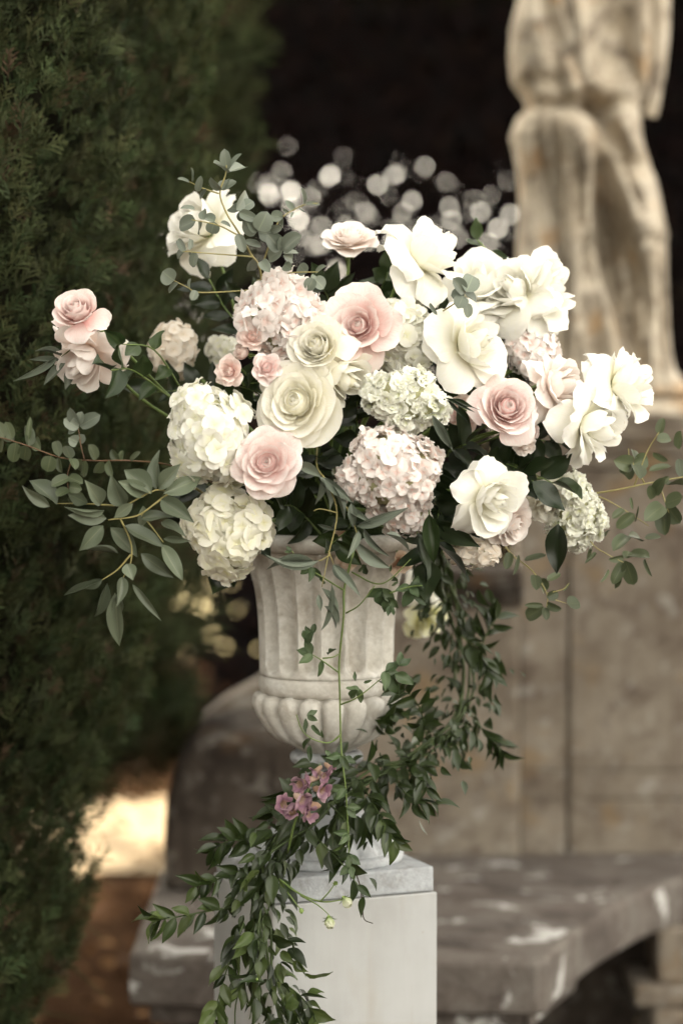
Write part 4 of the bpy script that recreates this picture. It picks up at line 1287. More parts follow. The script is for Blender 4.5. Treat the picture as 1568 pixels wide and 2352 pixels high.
# ------------------------------------------------------------------ hydrangeas and stocks
def floret_mesh(np_, seed, mat, ruffle=0.06, cup=0.25, whorls=1):
    rr = random.Random(seed)
    verts, uvs, faces = [], [], []
    for w in range(whorls):
        sc = 1.0 - 0.34 * w
        for p in range(np_):
            a0 = 2 * math.pi * (p + 0.5 * w) / np_ + rr.uniform(-0.12, 0.12)
            tilt = cup + rr.uniform(-0.18, 0.22) + 0.5 * w
            ln = rr.uniform(0.88, 1.08) * sc
            wd = rr.uniform(0.94, 1.14) * sc * (4.2 / max(4, np_)) ** 0.6
            i0 = len(verts)
            q = rr.uniform(0, 6)
            for j in range(5):
                t = (0.05, 0.34, 0.64, 0.88, 1.0)[j]
                for i in range(4):
                    u = -1 + 2 * i / 3
                    ww = (0.10, 0.40, 0.53, 0.46, 0.22)[j] * wd
                    tt = t - (0.05 if j >= 3 else 0.02) * abs(u)
                    rip = ruffle * math.sin(2.1 * u + q + 3 * t) * t
                    x = tt * ln
                    y = u * ww
                    z = math.sin(tilt) * x * (1 - 0.5 * t) + 0.07 * u * u * t - 0.08 * t * t + rip
                    x *= math.cos(tilt)
                    verts.append((x * math.cos(a0) - y * math.sin(a0), x * math.sin(a0) + y * math.cos(a0), z + 0.012 * p + 0.05 * w))
                    uvs.append((0.5 + 0.5 * u, t))
            for j in range(4):
                for i in range(3):
                    a = i0 + j * 4 + i
                    faces.append((a, a + 1, a + 5, a + 4))
    return mesh_from('floret', verts, faces, mat, True, uvs)

FLOR = {}
def florets(mat, np_, ruffle, cup, whorls):
    key = (mat.name, np_, whorls)
    if key not in FLOR:
        FLOR[key] = [floret_mesh(np_, 50 + i, mat, ruffle, cup, whorls) for i in range(8)]
    return FLOR[key]

def flower_head(name, label, cat, x, y, d, rx, ry, n_, fr, mat, seed, np_=4, ruffle=0.07, cup=0.22, whorls=1, lump=0.08, group=None, tilt=0.0, jitter=0.35, core=PITH):
    s = sz(d)
    c = at(x, y, d)
    root = thing(name, label, cat, Matrix.Translation(c) @ Matrix.Rotation(tilt, 4, 'Y'), group)
    rr = random.Random(seed)
    A, B = rx * s, ry * s
    Dp = min(A, B) * 0.95
    ms = florets(mat, np_, ruffle, cup, whorls)
    k = 0
    ga = math.pi * (3 - math.sqrt(5))
    for i in range(n_):
        h_ = 1 - 1.72 * (i + 0.5) / n_           # 1 faces the camera, the far back stays empty
        ra = math.sqrt(max(0, 1 - h_ * h_))
        a = i * ga + rr.uniform(-0.25, 0.25)
        dr = Vector((math.cos(a) * ra, -h_, math.sin(a) * ra))
        lum = 1 + 2.0 * lump * math.sin(4.1 * dr.x + seed) * math.sin(3.7 * dr.z + 2 * seed) + rr.uniform(-0.10, 0.07)
        q = fr * 1.04 * s * rr.uniform(0.7, 1.25)
        p = Vector((dr.x * (A - q * 0.55), dr.y * Dp, dr.z * (B - q * 0.55))) * lum
        nrm = (Vector((dr.x / A, dr.y / Dp, dr.z / B)).normalized() + Vector((rr.gauss(0, jitter), rr.gauss(0, jitter), rr.gauss(0, jitter)))).normalized()
        M = axis_matrix(p, nrm, rr.uniform(0, 6.28)) @ Matrix.Scale(q, 4)
        link('floret', ms[rr.randrange(8)], root, M)
    bm = bmesh.new()
    bmesh.ops.create_icosphere(bm, subdivisions=2, radius=1.0)
    for v in bm.verts:
        v.co = Vector((v.co.x * A * 0.78, v.co.y * Dp * 0.82, v.co.z * B * 0.78))
    me = bpy.data.meshes.new('core'); bm.to_mesh(me); bm.free()
    me.materials.append(core)
    link('core', me, root)
    Mi = root.matrix_basis.inverted()
    link('stem', tube_mesh('stem', [Mi @ c, Mi @ c.lerp(BOUQ + Vector((0, 0.03, 0)), 0.5), Mi @ BOUQ], 0.004, 0.004, STEM_G, 6, 4), root)
    return root

HG = 'hydrangea heads in the arrangement'
flower_head('hydrangea', 'large white hydrangea touching the pink garden rose', 'hydrangea', 480, 1000, 3.72, 100, 122, 185, 27, HYD_W, 1, group=HG, tilt=0.1, jitter=0.28, lump=0.12)
flower_head('hydrangea', 'cream hydrangea hanging lowest over the urn rim', 'hydrangea', 527, 1222, 3.76, 97, 110, 165, 28, HYD_C, 2, group=HG, cup=0.3, jitter=0.30, lump=0.12)
flower_head('hydrangea', 'blush hydrangea with tightly packed florets at the centre front', 'hydrangea', 900, 1080, 3.70, 118, 108, 260, 20, HYD_P, 3, group=HG, ruffle=0.16, jitter=0.5)
flower_head('hydrangea', 'small blush hydrangea hanging below the packed one', 'hydrangea', 935, 1180, 3.75, 62, 56, 70, 20, HYD_P, 13, group=HG, ruffle=0.16, jitter=0.5)
flower_head('hydrangea', 'blush white hydrangea above the cluster of spray roses', 'hydrangea', 640, 728, 3.78, 104, 102, 170, 25, HYD_P, 4, group=HG, ruffle=0.12, jitter=0.5)
flower_head('hydrangea', 'white hydrangea behind the wide open pink rose', 'hydrangea', 922, 772, 3.84, 84, 98, 150, 25, HYD_W, 5, group=HG, ruffle=0.1)
flower_head('hydrangea', 'beige hydrangea in the shade above the long rose stem', 'hydrangea', 395, 805, 4.02, 58, 70, 70, 20, HYD_B, 6, group=HG)
flower_head('hydrangea', 'small white hydrangea blurred behind the blush one', 'hydrangea', 512, 806, 4.05, 40, 40, 45, 18, HYD_W, 7, group=HG)
flower_head('hydrangea', 'pale pink hydrangea behind the blush rose, before the statue', 'hydrangea', 1222, 812, 3.94, 66, 60, 80, 22, HYD_P, 8, group=HG, ruffle=0.12)
flower_head('hydrangea', 'beige hydrangea low under the white rose with folded petals', 'hydrangea', 1088, 1268, 3.80, 66, 40, 80, 15, HYD_B, 9, group=HG, ruffle=0.12)
SK = 'white stocks'
flower_head('stock_flower', 'white stock with frilly green eyed florets at the centre', 'stock', 925, 918, 3.72, 100, 72, 120, 22, STOCK, 10, 6, 0.18, 0.35, 2, 0.12, SK, 0.25, 0.5)
flower_head('stock_flower', 'white stock hanging at the edge before the plinth', 'stock', 1318, 1170, 3.88, 66, 92, 100, 21, STOCK, 11, 6, 0.18, 0.35, 2, 0.12, SK, -0.2, 0.5)

# ------------------------------------------------------------------ foliage
def variants(name, n_, mat, **kw):
    out = []
    for i in range(n_):
        rr = random.Random(hash((name, i)) % 9999 if False else i * 7 + len(name))
        k = dict(kw)
        k['bend'] = kw.get('bend', 0.1) * rr.uniform(-0.4, 1.6)
        k['fold'] = kw.get('fold', 0.12) * rr.uniform(0.3, 1.6)
        k['twist'] = rr.uniform(-0.5, 0.5) * kw.get('twist', 1.0)
        out.append(leaf_mesh('leaf', 1.0, 1.0, mat=mat, seed=i, **k))
    return out

LV = {
    'round': variants('round', 5, EUC, bend=0.10, fold=0.10, shape=-1, nv=9, twist=0.3, curlr=-0.1),
    'round_dark': variants('round_dark', 5, EUC_D, bend=0.10, fold=0.12, shape=-1, nv=9, twist=0.3, curlr=-0.1),
    'long': variants('long', 5, EUC_L, bend=0.22, fold=0.22, shape=0.86, nv=9, tip=1.25, wav=0.03),
    'narrow': variants('narrow', 5, EUC, bend=0.16, fold=0.2, shape=0.8, nv=9, tip=1.2),
    'dark': variants('dark', 6, DARKL, bend=0.16, fold=0.16, shape=0.82, nv=9, tip=1.2, wav=0.05),
    'rose': variants('rose', 6, ROSEL, bend=0.16, fold=0.2, shape=0.80, nv=9, tip=1.1, wav=0.06),
    'ruscus': variants('ruscus', 6, RUSC, bend=0.14, fold=0.14, shape=0.82, nv=7, tip=1.3),
    'ruscus_light': variants('ruscus_light', 4, RUSC_L, bend=0.16, fold=0.14, shape=0.82, nv=7, tip=1.3, wav=0.05),
    'vine': variants('vine', 5, VINEL, bend=0.2, fold=0.2, shape=0.8, nv=8, wav=0.08),
}
FR = random.Random(77)

def put_leaf(root, Mi, kind, b, t, w, roll=None, name='leaf', hint=None):
    """leaf from world point b to world point t, w metres wide; lies roughly across the view, rolled at random"""
    dr = t - b
    ln = dr.length
    if hint is None:
        hint = Vector((FR.uniform(-0.5, 0.5), -1.0, FR.uniform(-0.1, 0.8)))
    if roll is not None:
        hint = Matrix.Rotation(roll, 3, dr.normalized()) @ hint
    M = frame_matrix(b, dr, hint) @ Matrix.Diagonal((w, ln, 0.5 * (w + ln) if kind in ('round', 'round_dark') else ln * 0.8, 1))
    return link(name, FR.choice(LV[kind]), root, Mi @ M)

def branch(name, label, cat, base, stems, smat, sr, group=None):
    """root at base; stems: list of world polylines"""
    root = thing(name, label, cat, Matrix.Translation(base), group)
    Mi = root.matrix_basis.inverted()
    for i, pts in enumerate(stems):
        r0 = sr if i == 0 else sr * 0.7
        link('stem', tube_mesh('stem', [Mi @ p for p in pts], r0, r0 * 0.5, smat, 6, 5), root)
    return root, Mi

def zoomer(ax, bx, ay, by):
    return lambda x, y, d: at(ax + x * bx, ay + y * by, d)

EG = 'eucalyptus sprigs'
# --- silver dollar sprig standing up over the white rose (readings from an enlarged view)
Z1 = zoomer(0, 0.5, 294, 0.5)
d0 = 3.74
E1, M1 = branch('eucalyptus_sprig', 'upright silver dollar eucalyptus sprig with round grey green leaves at the top', 'eucalyptus', Z1(1200, 1000, 3.95),
    [[Z1(1200, 1000, 3.95), Z1(1200, 680, 3.84), Z1(1150, 575, d0 + .05), Z1(1090, 470, d0), Z1(1040, 390, d0), Z1(1010, 300, d0), Z1(1035, 215, d0), Z1(1040, 170, d0)],
     [Z1(1005, 300, d0), Z1(930, 275, d0), Z1(870, 245, d0)], [Z1(1090, 490, d0), Z1(1000, 445, d0 - .01), Z1(880, 420, d0 - .02)],
     [Z1(1160, 590, d0 + .04), Z1(960, 575, d0), Z1(840, 565, d0 - .02)],
     [Z1(1200, 640, d0 + .06), Z1(1260, 470, d0), Z1(1300, 405, d0), Z1(1400, 350, d0), Z1(1460, 345, d0)],
     [Z1(1210, 740, 3.86), Z1(930, 755, 3.8), Z1(860, 730, 3.78), Z1(790, 695, 3.76)], [Z1(1180, 700, 3.82), Z1(1330, 665, 3.74), Z1(1460, 660, 3.72)]], STEM_Y, 0.0020, EG)
def rl(root, Mi, Z, lst, kind, d, dd=0.03):
    for (bx, by, tx, ty, w) in lst:
        z = FR.uniform(-dd, dd)
        b = Z(bx, by, d + z * 0.3)
        t = Z(tx, ty, d + z * 0.3 + FR.uniform(-dd, dd))
        wv = w * (Z(1, 0, d) - Z(0, 0, d)).length
        put_leaf(root, Mi, kind, b, t, wv, FR.uniform(-0.6, 0.6))
rl(E1, M1, Z1, [(1040, 195, 1030, 95, 52), (1045, 200, 1128, 165, 92), (1045, 205, 985, 150, 60), (1050, 190, 1105, 112, 30), (1015, 285, 965, 230, 48), (1015, 285, 1085, 240, 50), (1020, 285, 1040, 228, 60),
    (870, 250, 818, 228, 24), (880, 245, 882, 180, 22), (905, 290, 922, 222, 34), (950, 280, 910, 330, 26), (1085, 375, 1145, 290, 70), (1100, 375, 1166, 330, 62), (1100, 380, 1050, 355, 62),
    (1100, 380, 1130, 430, 55), (1185, 470, 1230, 385, 92), (1185, 470, 1108, 425, 88), (1185, 475, 1255, 490, 80), (1185, 475, 1150, 400, 70), (1290, 560, 1230, 485, 82), (1300, 560, 1378, 490, 92),
    (1300, 560, 1290, 505, 55), (1300, 560, 1225, 600, 70), (1300, 575, 1372, 570, 34), (1300, 585, 1350, 605, 50), (895, 375, 828, 362, 50), (900, 425, 820, 455, 85), (910, 430, 915, 485, 60),
    (985, 430, 968, 485, 66), (940, 420, 930, 370, 46), (985, 430, 935, 395, 52), (1090, 485, 1120, 570, 50), (1120, 520, 1205, 540, 36), (850, 570, 815, 505, 36), (850, 560, 810, 595, 46),
    (870, 560, 880, 500, 26), (900, 570, 880, 640, 50), (1160, 600, 1150, 660, 50), (1200, 610, 1235, 655, 52), (1300, 410, 1240, 400, 56), (1300, 405, 1290, 455, 44), (1350, 375, 1312, 330, 30),
    (1395, 350, 1388, 275, 30), (1400, 348, 1470, 348, 22), (1370, 370, 1400, 385, 24), (1330, 390, 1295, 370, 14), (1345, 385, 1335, 410, 14), (1100, 385, 1180, 420, 50), (1240, 470, 1290, 455, 40),
    (1060, 455, 1015, 430, 40), (800, 700, 745, 660, 84), (820, 710, 770, 755, 30), (870, 735, 870, 690, 30), (900, 745, 880, 790, 40), (1340, 650, 1300, 625, 50), (1410, 665, 1372, 628, 66),
    (1440, 690, 1490, 735, 70), (1440, 690, 1410, 745, 60), (1450, 670, 1490, 630, 34), (1445, 675, 1430, 700, 30)], 'round', d0)

# --- round leaves between the white roses
Z2 = zoomer(882, 0.3125, 539, 0.3125)
E2, M2 = branch('eucalyptus_sprig', 'small tuft of round eucalyptus leaves between the white roses', 'eucalyptus', Z2(330, 620, 3.86),
                [[Z2(330, 620, 3.86), Z2(430, 560, 3.78), Z2(520, 500, 3.72), Z2(600, 410, 3.69)]], STEM_Y, 0.0018, EG)
rl(E2, M2, Z2, [(600, 420, 660, 290, 140), (590, 425, 510, 320, 110), (590, 430, 690, 490, 110), (590, 435, 490, 440, 100), (580, 450, 545, 530, 110), (600, 500, 620, 610, 80), (390, 590, 330, 500, 30)], 'round', 3.69, 0.02)

# --- long branch of round olive leaves reaching over the cypress, left
Z3 = zoomer(0, 0.4689, 833, 0.4689)
d3 = 3.68
E3, M3 = branch('eucalyptus_branch', 'long eucalyptus branch with round olive leaves reaching out over the cypress', 'eucalyptus', Z3(1150, 640, 3.95),
    [[Z3(1150, 640, 3.95), Z3(860, 510, 3.76), Z3(640, 480, d3), Z3(470, 480, d3), Z3(300, 465, d3), Z3(130, 405, d3 - .02), Z3(0, 365, d3 - .03), Z3(-60, 350, d3 - .03)],
     [Z3(415, 480, d3), Z3(395, 400, d3), Z3(385, 330, d3), Z3(370, 290, d3)], [Z3(350, 480, d3), Z3(330, 560, d3), Z3(340, 660, d3)]], STEM_R, 0.0015, EG)
rl(E3, M3, Z3, [(380, 390, 340, 370, 62), (380, 385, 412, 355, 50), (385, 320, 312, 275, 62), (390, 310, 485, 255, 72), (385, 310, 340, 225, 60), (385, 320, 330, 330, 60), (385, 300, 400, 240, 50)], 'round', d3, 0.02)
rl(E3, M3, Z3, [(640, 480, 685, 435, 34), (580, 480, 545, 425, 46), (590, 480, 600, 430, 30), (530, 480, 545, 555, 50), (500, 480, 470, 545, 60), (470, 475, 440, 400, 60), (400, 475, 385, 535, 66), (350, 470, 320, 410, 56),
    (290, 460, 270, 380, 50), (250, 455, 230, 535, 78), (285, 465, 300, 540, 40), (200, 430, 165, 365, 60), (140, 410, 140, 300, 60), (130, 405, 115, 480, 70), (80, 390, 60, 490, 66), (60, 375, 30, 290, 60), (70, 380, 20, 350, 56),
    (130, 400, 150, 265, 30), (20, 365, -20, 290, 60), (10, 365, -10, 440, 56), (340, 560, 250, 600, 60), (335, 560, 405, 590, 56), (340, 620, 275, 650, 60), (340, 610, 395, 620, 62), (340, 640, 415, 680, 60), (340, 650, 365, 690, 40),
    (350, 470, 370, 520, 50), (420, 480, 410, 560, 50)], 'round_dark', d3, 0.025)

# --- long-leaved eucalyptus spreading down
d4 = 3.66
E4, M4 = branch('eucalyptus_branch', 'drooping eucalyptus branch with long blue green leaves beside the white hydrangeas', 'eucalyptus', Z3(1150, 760, 3.95),
    [[Z3(1150, 760, 3.95), Z3(930, 600, 3.80), Z3(830, 640, 3.70), Z3(760, 690, d4), Z3(670, 750, d4), Z3(530, 770, d4)], [Z3(840, 640, 3.7), Z3(760, 625, d4), Z3(610, 700, d4), Z3(560, 690, d4)],
     [Z3(690, 740, d4), Z3(740, 800, d4), Z3(800, 880, d4)], [Z3(590, 765, d4), Z3(640, 880, d4), Z3(640, 980, d4), Z3(600, 1060, d4), Z3(578, 1125, d4)], [Z3(641, 940, d4), Z3(575, 1015, d4), Z3(500, 1065, d4)],
     [Z3(560, 700, d4), Z3(400, 690, d4 + .02), Z3(280, 690, d4 + .02)]], STEM_Y, 0.0022, EG)
rl(E4, M4, Z3, [(765, 620, 770, 425, 92), (775, 620, 885, 495, 84), (800, 640, 1000, 562, 88), (790, 670, 945, 780, 94), (740, 645, 610, 515, 105), (720, 645, 575, 580, 88), (600, 700, 545, 555, 100), (690, 762, 845, 750, 66),
    (790, 780, 908, 845, 62), (800, 862, 938, 875, 36), (610, 800, 795, 910, 92), (540, 808, 682, 955, 98), (522, 762, 333, 745, 80), (510, 722, 320, 715, 45), (505, 798, 388, 922, 88), (790, 890, 886, 1068, 84),
    (690, 935, 850, 1055, 78), (577, 932, 408, 915, 38), (620, 985, 650, 1065, 74), (580, 1122, 575, 1248, 60), (562, 1130, 586, 1388, 90), (648, 1085, 792, 1268, 38), (502, 1065, 303, 1140, 30), (502, 1060, 380, 1105, 60),
    (525, 1080, 463, 1258, 66), (600, 1050, 575, 1190, 64), (490, 695, 425, 578, 84), (278, 695, 150, 558, 92), (245, 705, 105, 605, 66), (700, 700, 690, 820, 70), (430, 690, 330, 640, 70), (650, 690, 560, 760, 60)], 'long', d4, 0.03)

# --- narrow-leaved eucalyptus spilling over the urn rim
Z4 = zoomer(343, 0.4375, 784, 0.4375)
d6 = 3.66
E6, M6 = branch('eucalyptus_sprig', 'narrow leaved eucalyptus spilling over the urn rim at the centre', 'eucalyptus', Z4(950, 560, 3.9),
    [[Z4(880, 560, 3.90), Z4(880, 660, 3.74), Z4(930, 740, d6), Z4(985, 900, d6), Z4(940, 1120, d6), Z4(905, 1290, d6)], [Z4(950, 760, d6), Z4(1040, 880, d6), Z4(1080, 980, d6), Z4(1100, 1060, d6)],
     [Z4(985, 900, d6), Z4(900, 880, d6), Z4(860, 890, d6)], [Z4(950, 1120, d6), Z4(900, 1150, d6), Z4(860, 1156, d6)], [Z4(940, 1100, d6), Z4(970, 1180, d6)]], STEM_Y, 0.0016, EG)
Z6 = zoomer(529, 0.2938, 1254, 0.2938)
rl(E6, M6, Z4, [(900, 712, 758, 624, 56), (890, 712, 975, 875, 74), (915, 715, 1066, 852, 52), (955, 740, 1028, 938, 64), (1088, 970, 1358, 884, 50), (1085, 1050, 1262, 1222, 64), (1125, 980, 1252, 1146, 38),
    (1240, 1010, 1382, 1086, 58), (965, 1172, 1112, 1342, 50), (862, 1156, 598, 1163, 28), (1060, 850, 1072, 985, 50), (905, 720, 870, 860, 50), (1040, 880, 1170, 960, 40), (980, 990, 880, 960, 24), (1100, 1000, 1040, 1140, 44)], 'narrow', d6, 0.03)
rl(E6, M6, Z6, [(715, 330, 885, 618, 80), (735, 470, 860, 642, 60), (790, 300, 740, 690, 40), (690, 380, 705, 515, 50), (690, 115, 258, 131, 32), (800, 150, 900, 300, 60)], 'narrow', d6, 0.02)

# --- sprigs before the plinth
Z5 = zoomer(833, 0.4689, 833, 0.4689)
d5 = 3.86
E5, M5 = branch('eucalyptus_branch', 'wide eucalyptus branch with round leaves hanging in front of the plinth', 'eucalyptus', Z5(850, 560, 3.96),
    [[Z5(850, 560, 3.96), Z5(1040, 640, 3.9), Z5(1200, 630, d5), Z5(1400, 590, d5), Z5(1568, 560, d5), Z5(1640, 560, d5)], [Z5(1100, 640, 3.9), Z5(1190, 670, d5), Z5(1310, 740, d5), Z5(1400, 800, d5)],
     [Z5(1010, 660, 3.92), Z5(1110, 870, d5), Z5(1200, 940, d5), Z5(1300, 990, d5)], [Z5(1380, 590, d5), Z5(1310, 470, d5), Z5(1300, 420, d5)], [Z5(1450, 590, d5), Z5(1480, 680, d5), Z5(1500, 740, d5)],
     [Z5(1330, 600, d5), Z5(1390, 440, d5), Z5(1450, 340, d5)]], STEM_Y, 0.0018, EG)
rl(E5, M5, Z5, [(1320, 500, 1240, 480, 84), (1320, 500, 1275, 560, 80), (1325, 495, 1400, 470, 84), (1325, 500, 1365, 560, 86), (1330, 470, 1325, 420, 40), (1490, 600, 1565, 590, 80), (1400, 600, 1425, 670, 56), (1440, 590, 1500, 560, 40),
    (1470, 700, 1385, 765, 90), (1475, 710, 1475, 845, 84), (1480, 690, 1570, 660, 84), (1490, 700, 1550, 790, 90), (1330, 740, 1240, 810, 60), (1280, 720, 1220, 760, 40), (1300, 850, 1225, 915, 70), (1300, 850, 1370, 870, 52),
    (1380, 860, 1460, 848, 36), (1300, 940, 1400, 945, 76), (1280, 950, 1205, 965, 40), (1285, 970, 1325, 1085, 72), (1285, 970, 1220, 1085, 60), (1240, 1000, 1245, 1115, 50), (1290, 960, 1300, 920, 50), (1200, 820, 1170, 840, 30),
    (1140, 930, 1090, 980, 20), (1120, 900, 1100, 960, 18), (1310, 660, 1320, 720, 16), (1330, 780, 1345, 700, 16), (1380, 960, 1410, 1045, 20), (1200, 1010, 1165, 1075, 22), (1430, 640, 1470, 570, 60), (1560, 560, 1600, 500, 60),
    (1560, 560, 1545, 470, 60), (1400, 530, 1510, 500, 40), (1420, 440, 1490, 480, 40), (1440, 380, 1510, 370, 60), (1450, 350, 1470, 270, 50), (1540, 420, 1560, 330, 50)], 'round_dark', d5, 0.04)
E7, M7 = branch('eucalyptus_sprig', 'short drooping sprig of round leaves lowest before the plinth', 'eucalyptus', Z5(640, 800, 3.95),
    [[Z5(640, 800, 3.95), Z5(720, 930, 3.9), Z5(830, 1020, d5), Z5(900, 1130, d5), Z5(900, 1200, d5)], [Z5(900, 1130, d5), Z5(980, 1110, d5), Z5(1010, 1080, d5)], [Z5(900, 1150, d5), Z5(1000, 1180, d5)]], STEM_Y, 0.0015, EG)
rl(E7, M7, Z5, [(790, 970, 895, 945, 40), (900, 1065, 965, 1035, 36), (840, 1040, 850, 1110, 56), (860, 1060, 900, 1130, 60), (900, 1150, 960, 1130, 50), (900, 1180, 970, 1210, 46), (1000, 1180, 1060, 1180, 78), (890, 1200, 795, 1250, 72),
    (890, 1200, 900, 1260, 40), (880, 1190, 795, 1188, 28), (760, 940, 740, 1040, 24), (720, 930, 700, 1010, 50), (980, 1120, 1010, 1080, 14)], 'round_dark', d5, 0.03)
# thin grass-like blades
E8, M8 = branch('leaf_blade_tuft', 'narrow grey leaf blades sticking out behind the two far pink roses', 'leaf blade', Z1(420, 900, 3.86),
    [[Z1(420, 900, 3.86), Z1(330, 1010, 3.8), Z1(280, 1050, 3.78)], [Z1(420, 900, 3.86), Z1(330, 960, 3.8)]], STEM_G, 0.0015)
rl(E8, M8, Z1, [(290, 1050, 160, 1002, 30), (280, 1070, 135, 1062, 26), (260, 1050, 70, 1170, 34), (300, 1080, 200, 1180, 40), (320, 1110, 300, 1200, 46)], 'narrow', 3.8, 0.03)
Z9 = zoomer(686, 0.5626, 441, 0.5626)
E9, M9 = branch('leaf_blade_tuft', 'thin dark folded grass blades beside the ruffled pink rose', 'leaf blade', Z9(700, 900, 3.8),
    [[Z9(720, 920, 3.8), Z9(640, 860, 3.7), Z9(600, 840, 3.68)]], STEM_G, 0.0014)
rl(E9, M9, Z9, [(600, 840, 740, 890, 16), (610, 845, 720, 900, 14), (605, 850, 690, 945, 14), (545, 915, 632, 1065, 36), (600, 840, 660, 870, 12)], 'dark', 3.68, 0.01)
rl(E9, M9, Z9, [(545, 910, 635, 1068, 38)], 'narrow', 3.67, 0.01)

# --- leaves of the long stemmed roses and dark leafy sprigs filling the heart of the arrangement
DG = 'dark leafy sprigs between the blooms'
def sprig(label, b, t, n_, kind, lw, ll, seed, smat=STEM_G, spread=1.0, group=DG, name='leafy_sprig'):
    rr = random.Random(seed)
    mid = b.lerp(t, 0.5) + Vector((rr.uniform(-.02, .02), rr.uniform(-.02, .02), rr.uniform(0, .03)))
    root, Mi = branch(name, label, 'foliage', b, [[b, mid, t]], smat, 0.0018, group)
    P = spline([b, mid, t], 8)
    ax = (t - b).normalized()
    for i in range(n_):
        f = 0.25 + 0.75 * i / (n_ - 1)
        p = P[min(len(P) - 1, int(f * (len(P) - 1)))]
        side = ax.cross(Vector((0, -1, 0.2))).normalized() * (1 if i % 2 else -1)
        dr = (ax * rr.uniform(0.3, 0.9) + side * rr.uniform(0.5, 1.1) * spread + Vector((0, -rr.uniform(-0.3, 0.6), rr.uniform(-0.5, 0.2))))
        if i == n_ - 1:
            dr = ax
        s = sz(3.75)
        put_leaf(root, Mi, kind, p, p + dr.normalized() * ll * s * rr.uniform(0.75, 1.2), lw * s * rr.uniform(0.8, 1.2), rr.uniform(-0.8, 0.8))
    return root
def V(x, y, d):
    return at(x, y, d)
C = V(760, 1180, 4.0)
SP = [
    ('dark rose leaves on the stem below the two far pink roses', V(400, 920, 3.88), V(255, 850, 3.72), 6, 'rose', 44, 74),
    ('rose leaves high on the long stem beside the topmost far rose', V(420, 900, 3.9), V(280, 790, 3.76), 4, 'rose', 40, 66),
    ('dark leaves behind the white rose over the cypress', V(600, 800, 4.0), V(480, 640, 3.98), 8, 'dark', 34, 80),
    ('dark leaves beneath the beige shaded hydrangea', V(600, 950, 4.0), V(360, 900, 3.98), 9, 'dark', 40, 84),
    ('dark leaves between the spray roses and the big white hydrangea', V(620, 1000, 3.9), V(520, 880, 3.76), 8, 'rose', 42, 66),
    ('green leaves under the lowest little spray roses', V(600, 960, 3.85), V(575, 880, 3.74), 6, 'rose', 40, 52),
    ('dark leaves behind the blush hydrangea top', V(760, 900, 4.0), V(560, 690, 3.95), 9, 'dark', 40, 84),
    ('dark green leaf tuft at the foot of the tall pink rose', V(800, 800, 4.0), V(740, 660, 3.9), 7, 'dark', 40, 78),
    ('olive leaves between the tall pink rose and the topmost white rose', V(900, 820, 4.02), V(890, 625, 4.0), 10, 'rose', 40, 66),
    ('olive leaf tuft under the topmost white rose', V(960, 860, 4.0), V(960, 670, 3.95), 9, 'rose', 40, 76),
    ('bright green leaf behind the hidden white rose', V(1100, 700, 4.05), V(1095, 550, 4.02), 4, 'rose', 36, 50),
    ('dark leaves under the flat open white rose', V(980, 1010, 3.92), V(1020, 905, 3.86), 8, 'rose', 42, 66),
    ('dark leaves between the biggest cream rose and the white stock', V(820, 1060, 3.92), V(820, 920, 3.82), 9, 'dark', 46, 84),
    ('dark leaves below the biggest cream rose', V(760, 1180, 3.95), V(740, 1040, 3.78), 9, 'dark', 40, 84),
    ('dark leaves below the pink garden rose', V(740, 1230, 3.95), V(650, 1160, 3.76), 9, 'dark', 44, 78),
    ('shaded leaves over the urn rim at the middle', V(800, 1180, 3.95), V(760, 1250, 3.78), 10, 'rose', 36, 72),
    ('dark leaves between the packed blush hydrangea and the ruffled pink rose', V(960, 1120, 3.9), V(1070, 1020, 3.76), 10, 'dark', 46, 96),
    ('dark hanging leaves between the packed blush hydrangea and the low white rose', V(980, 1060, 3.86), V(1014, 1180, 3.80), 9, 'dark', 46, 84),
    ('big dark leaves hanging over the urn rim before the garland', V(1000, 1120, 3.86), V(985, 1290, 3.74), 7, 'dark', 56, 116),
    ('dark leaves under the ruffled pink rose', V(1040, 1120, 3.9), V(1200, 1080, 3.80), 10, 'dark', 46, 84),
    ('dark leaves under the blush rose before the plinth', V(1080, 1080, 3.95), V(1290, 1020, 3.90), 10, 'dark', 46, 84),
    ('dark glossy leaves over the shaded cream rose', V(1100, 1040, 3.92), V(1270, 1110, 3.78), 8, 'dark', 54, 92),
    ('dark leaf tuft under the white rose with folded petals', V(980, 1180, 3.92), V(1080, 1255, 3.82), 9, 'dark', 44, 84),
    ('dark serrated leaves under the lowest cream hydrangea', V(620, 1220, 3.95), V(520, 1325, 3.80), 6, 'dark', 56, 74),
    ('dark leaves behind the long leaved eucalyptus', V(640, 1150, 4.0), V(390, 1090, 3.95), 10, 'dark', 40, 84),
    ('dark leaves behind the two white hydrangeas', V(640, 1160, 4.0), V(440, 1180, 3.9), 8, 'dark', 44, 84),
    ('dark leaves between the outer white roses', V(1150, 1000, 3.98), V(1390, 930, 3.92), 8, 'dark', 44, 74),
    ('dark leaf tuft behind the flat open white rose', V(960, 900, 4.0), V(1010, 730, 3.92), 8, 'dark', 40, 74),
    ('dark leaves behind the pale pink hydrangea before the statue', V(1050, 950, 4.0), V(1180, 850, 3.95), 7, 'dark', 42, 70),
    ('olive leaves in the middle below the white stock', V(840, 1140, 3.9), V(760, 1100, 3.74), 7, 'rose', 34, 74),
]
for i, a in enumerate(SP):
    sprig(*a, seed=100 + i)
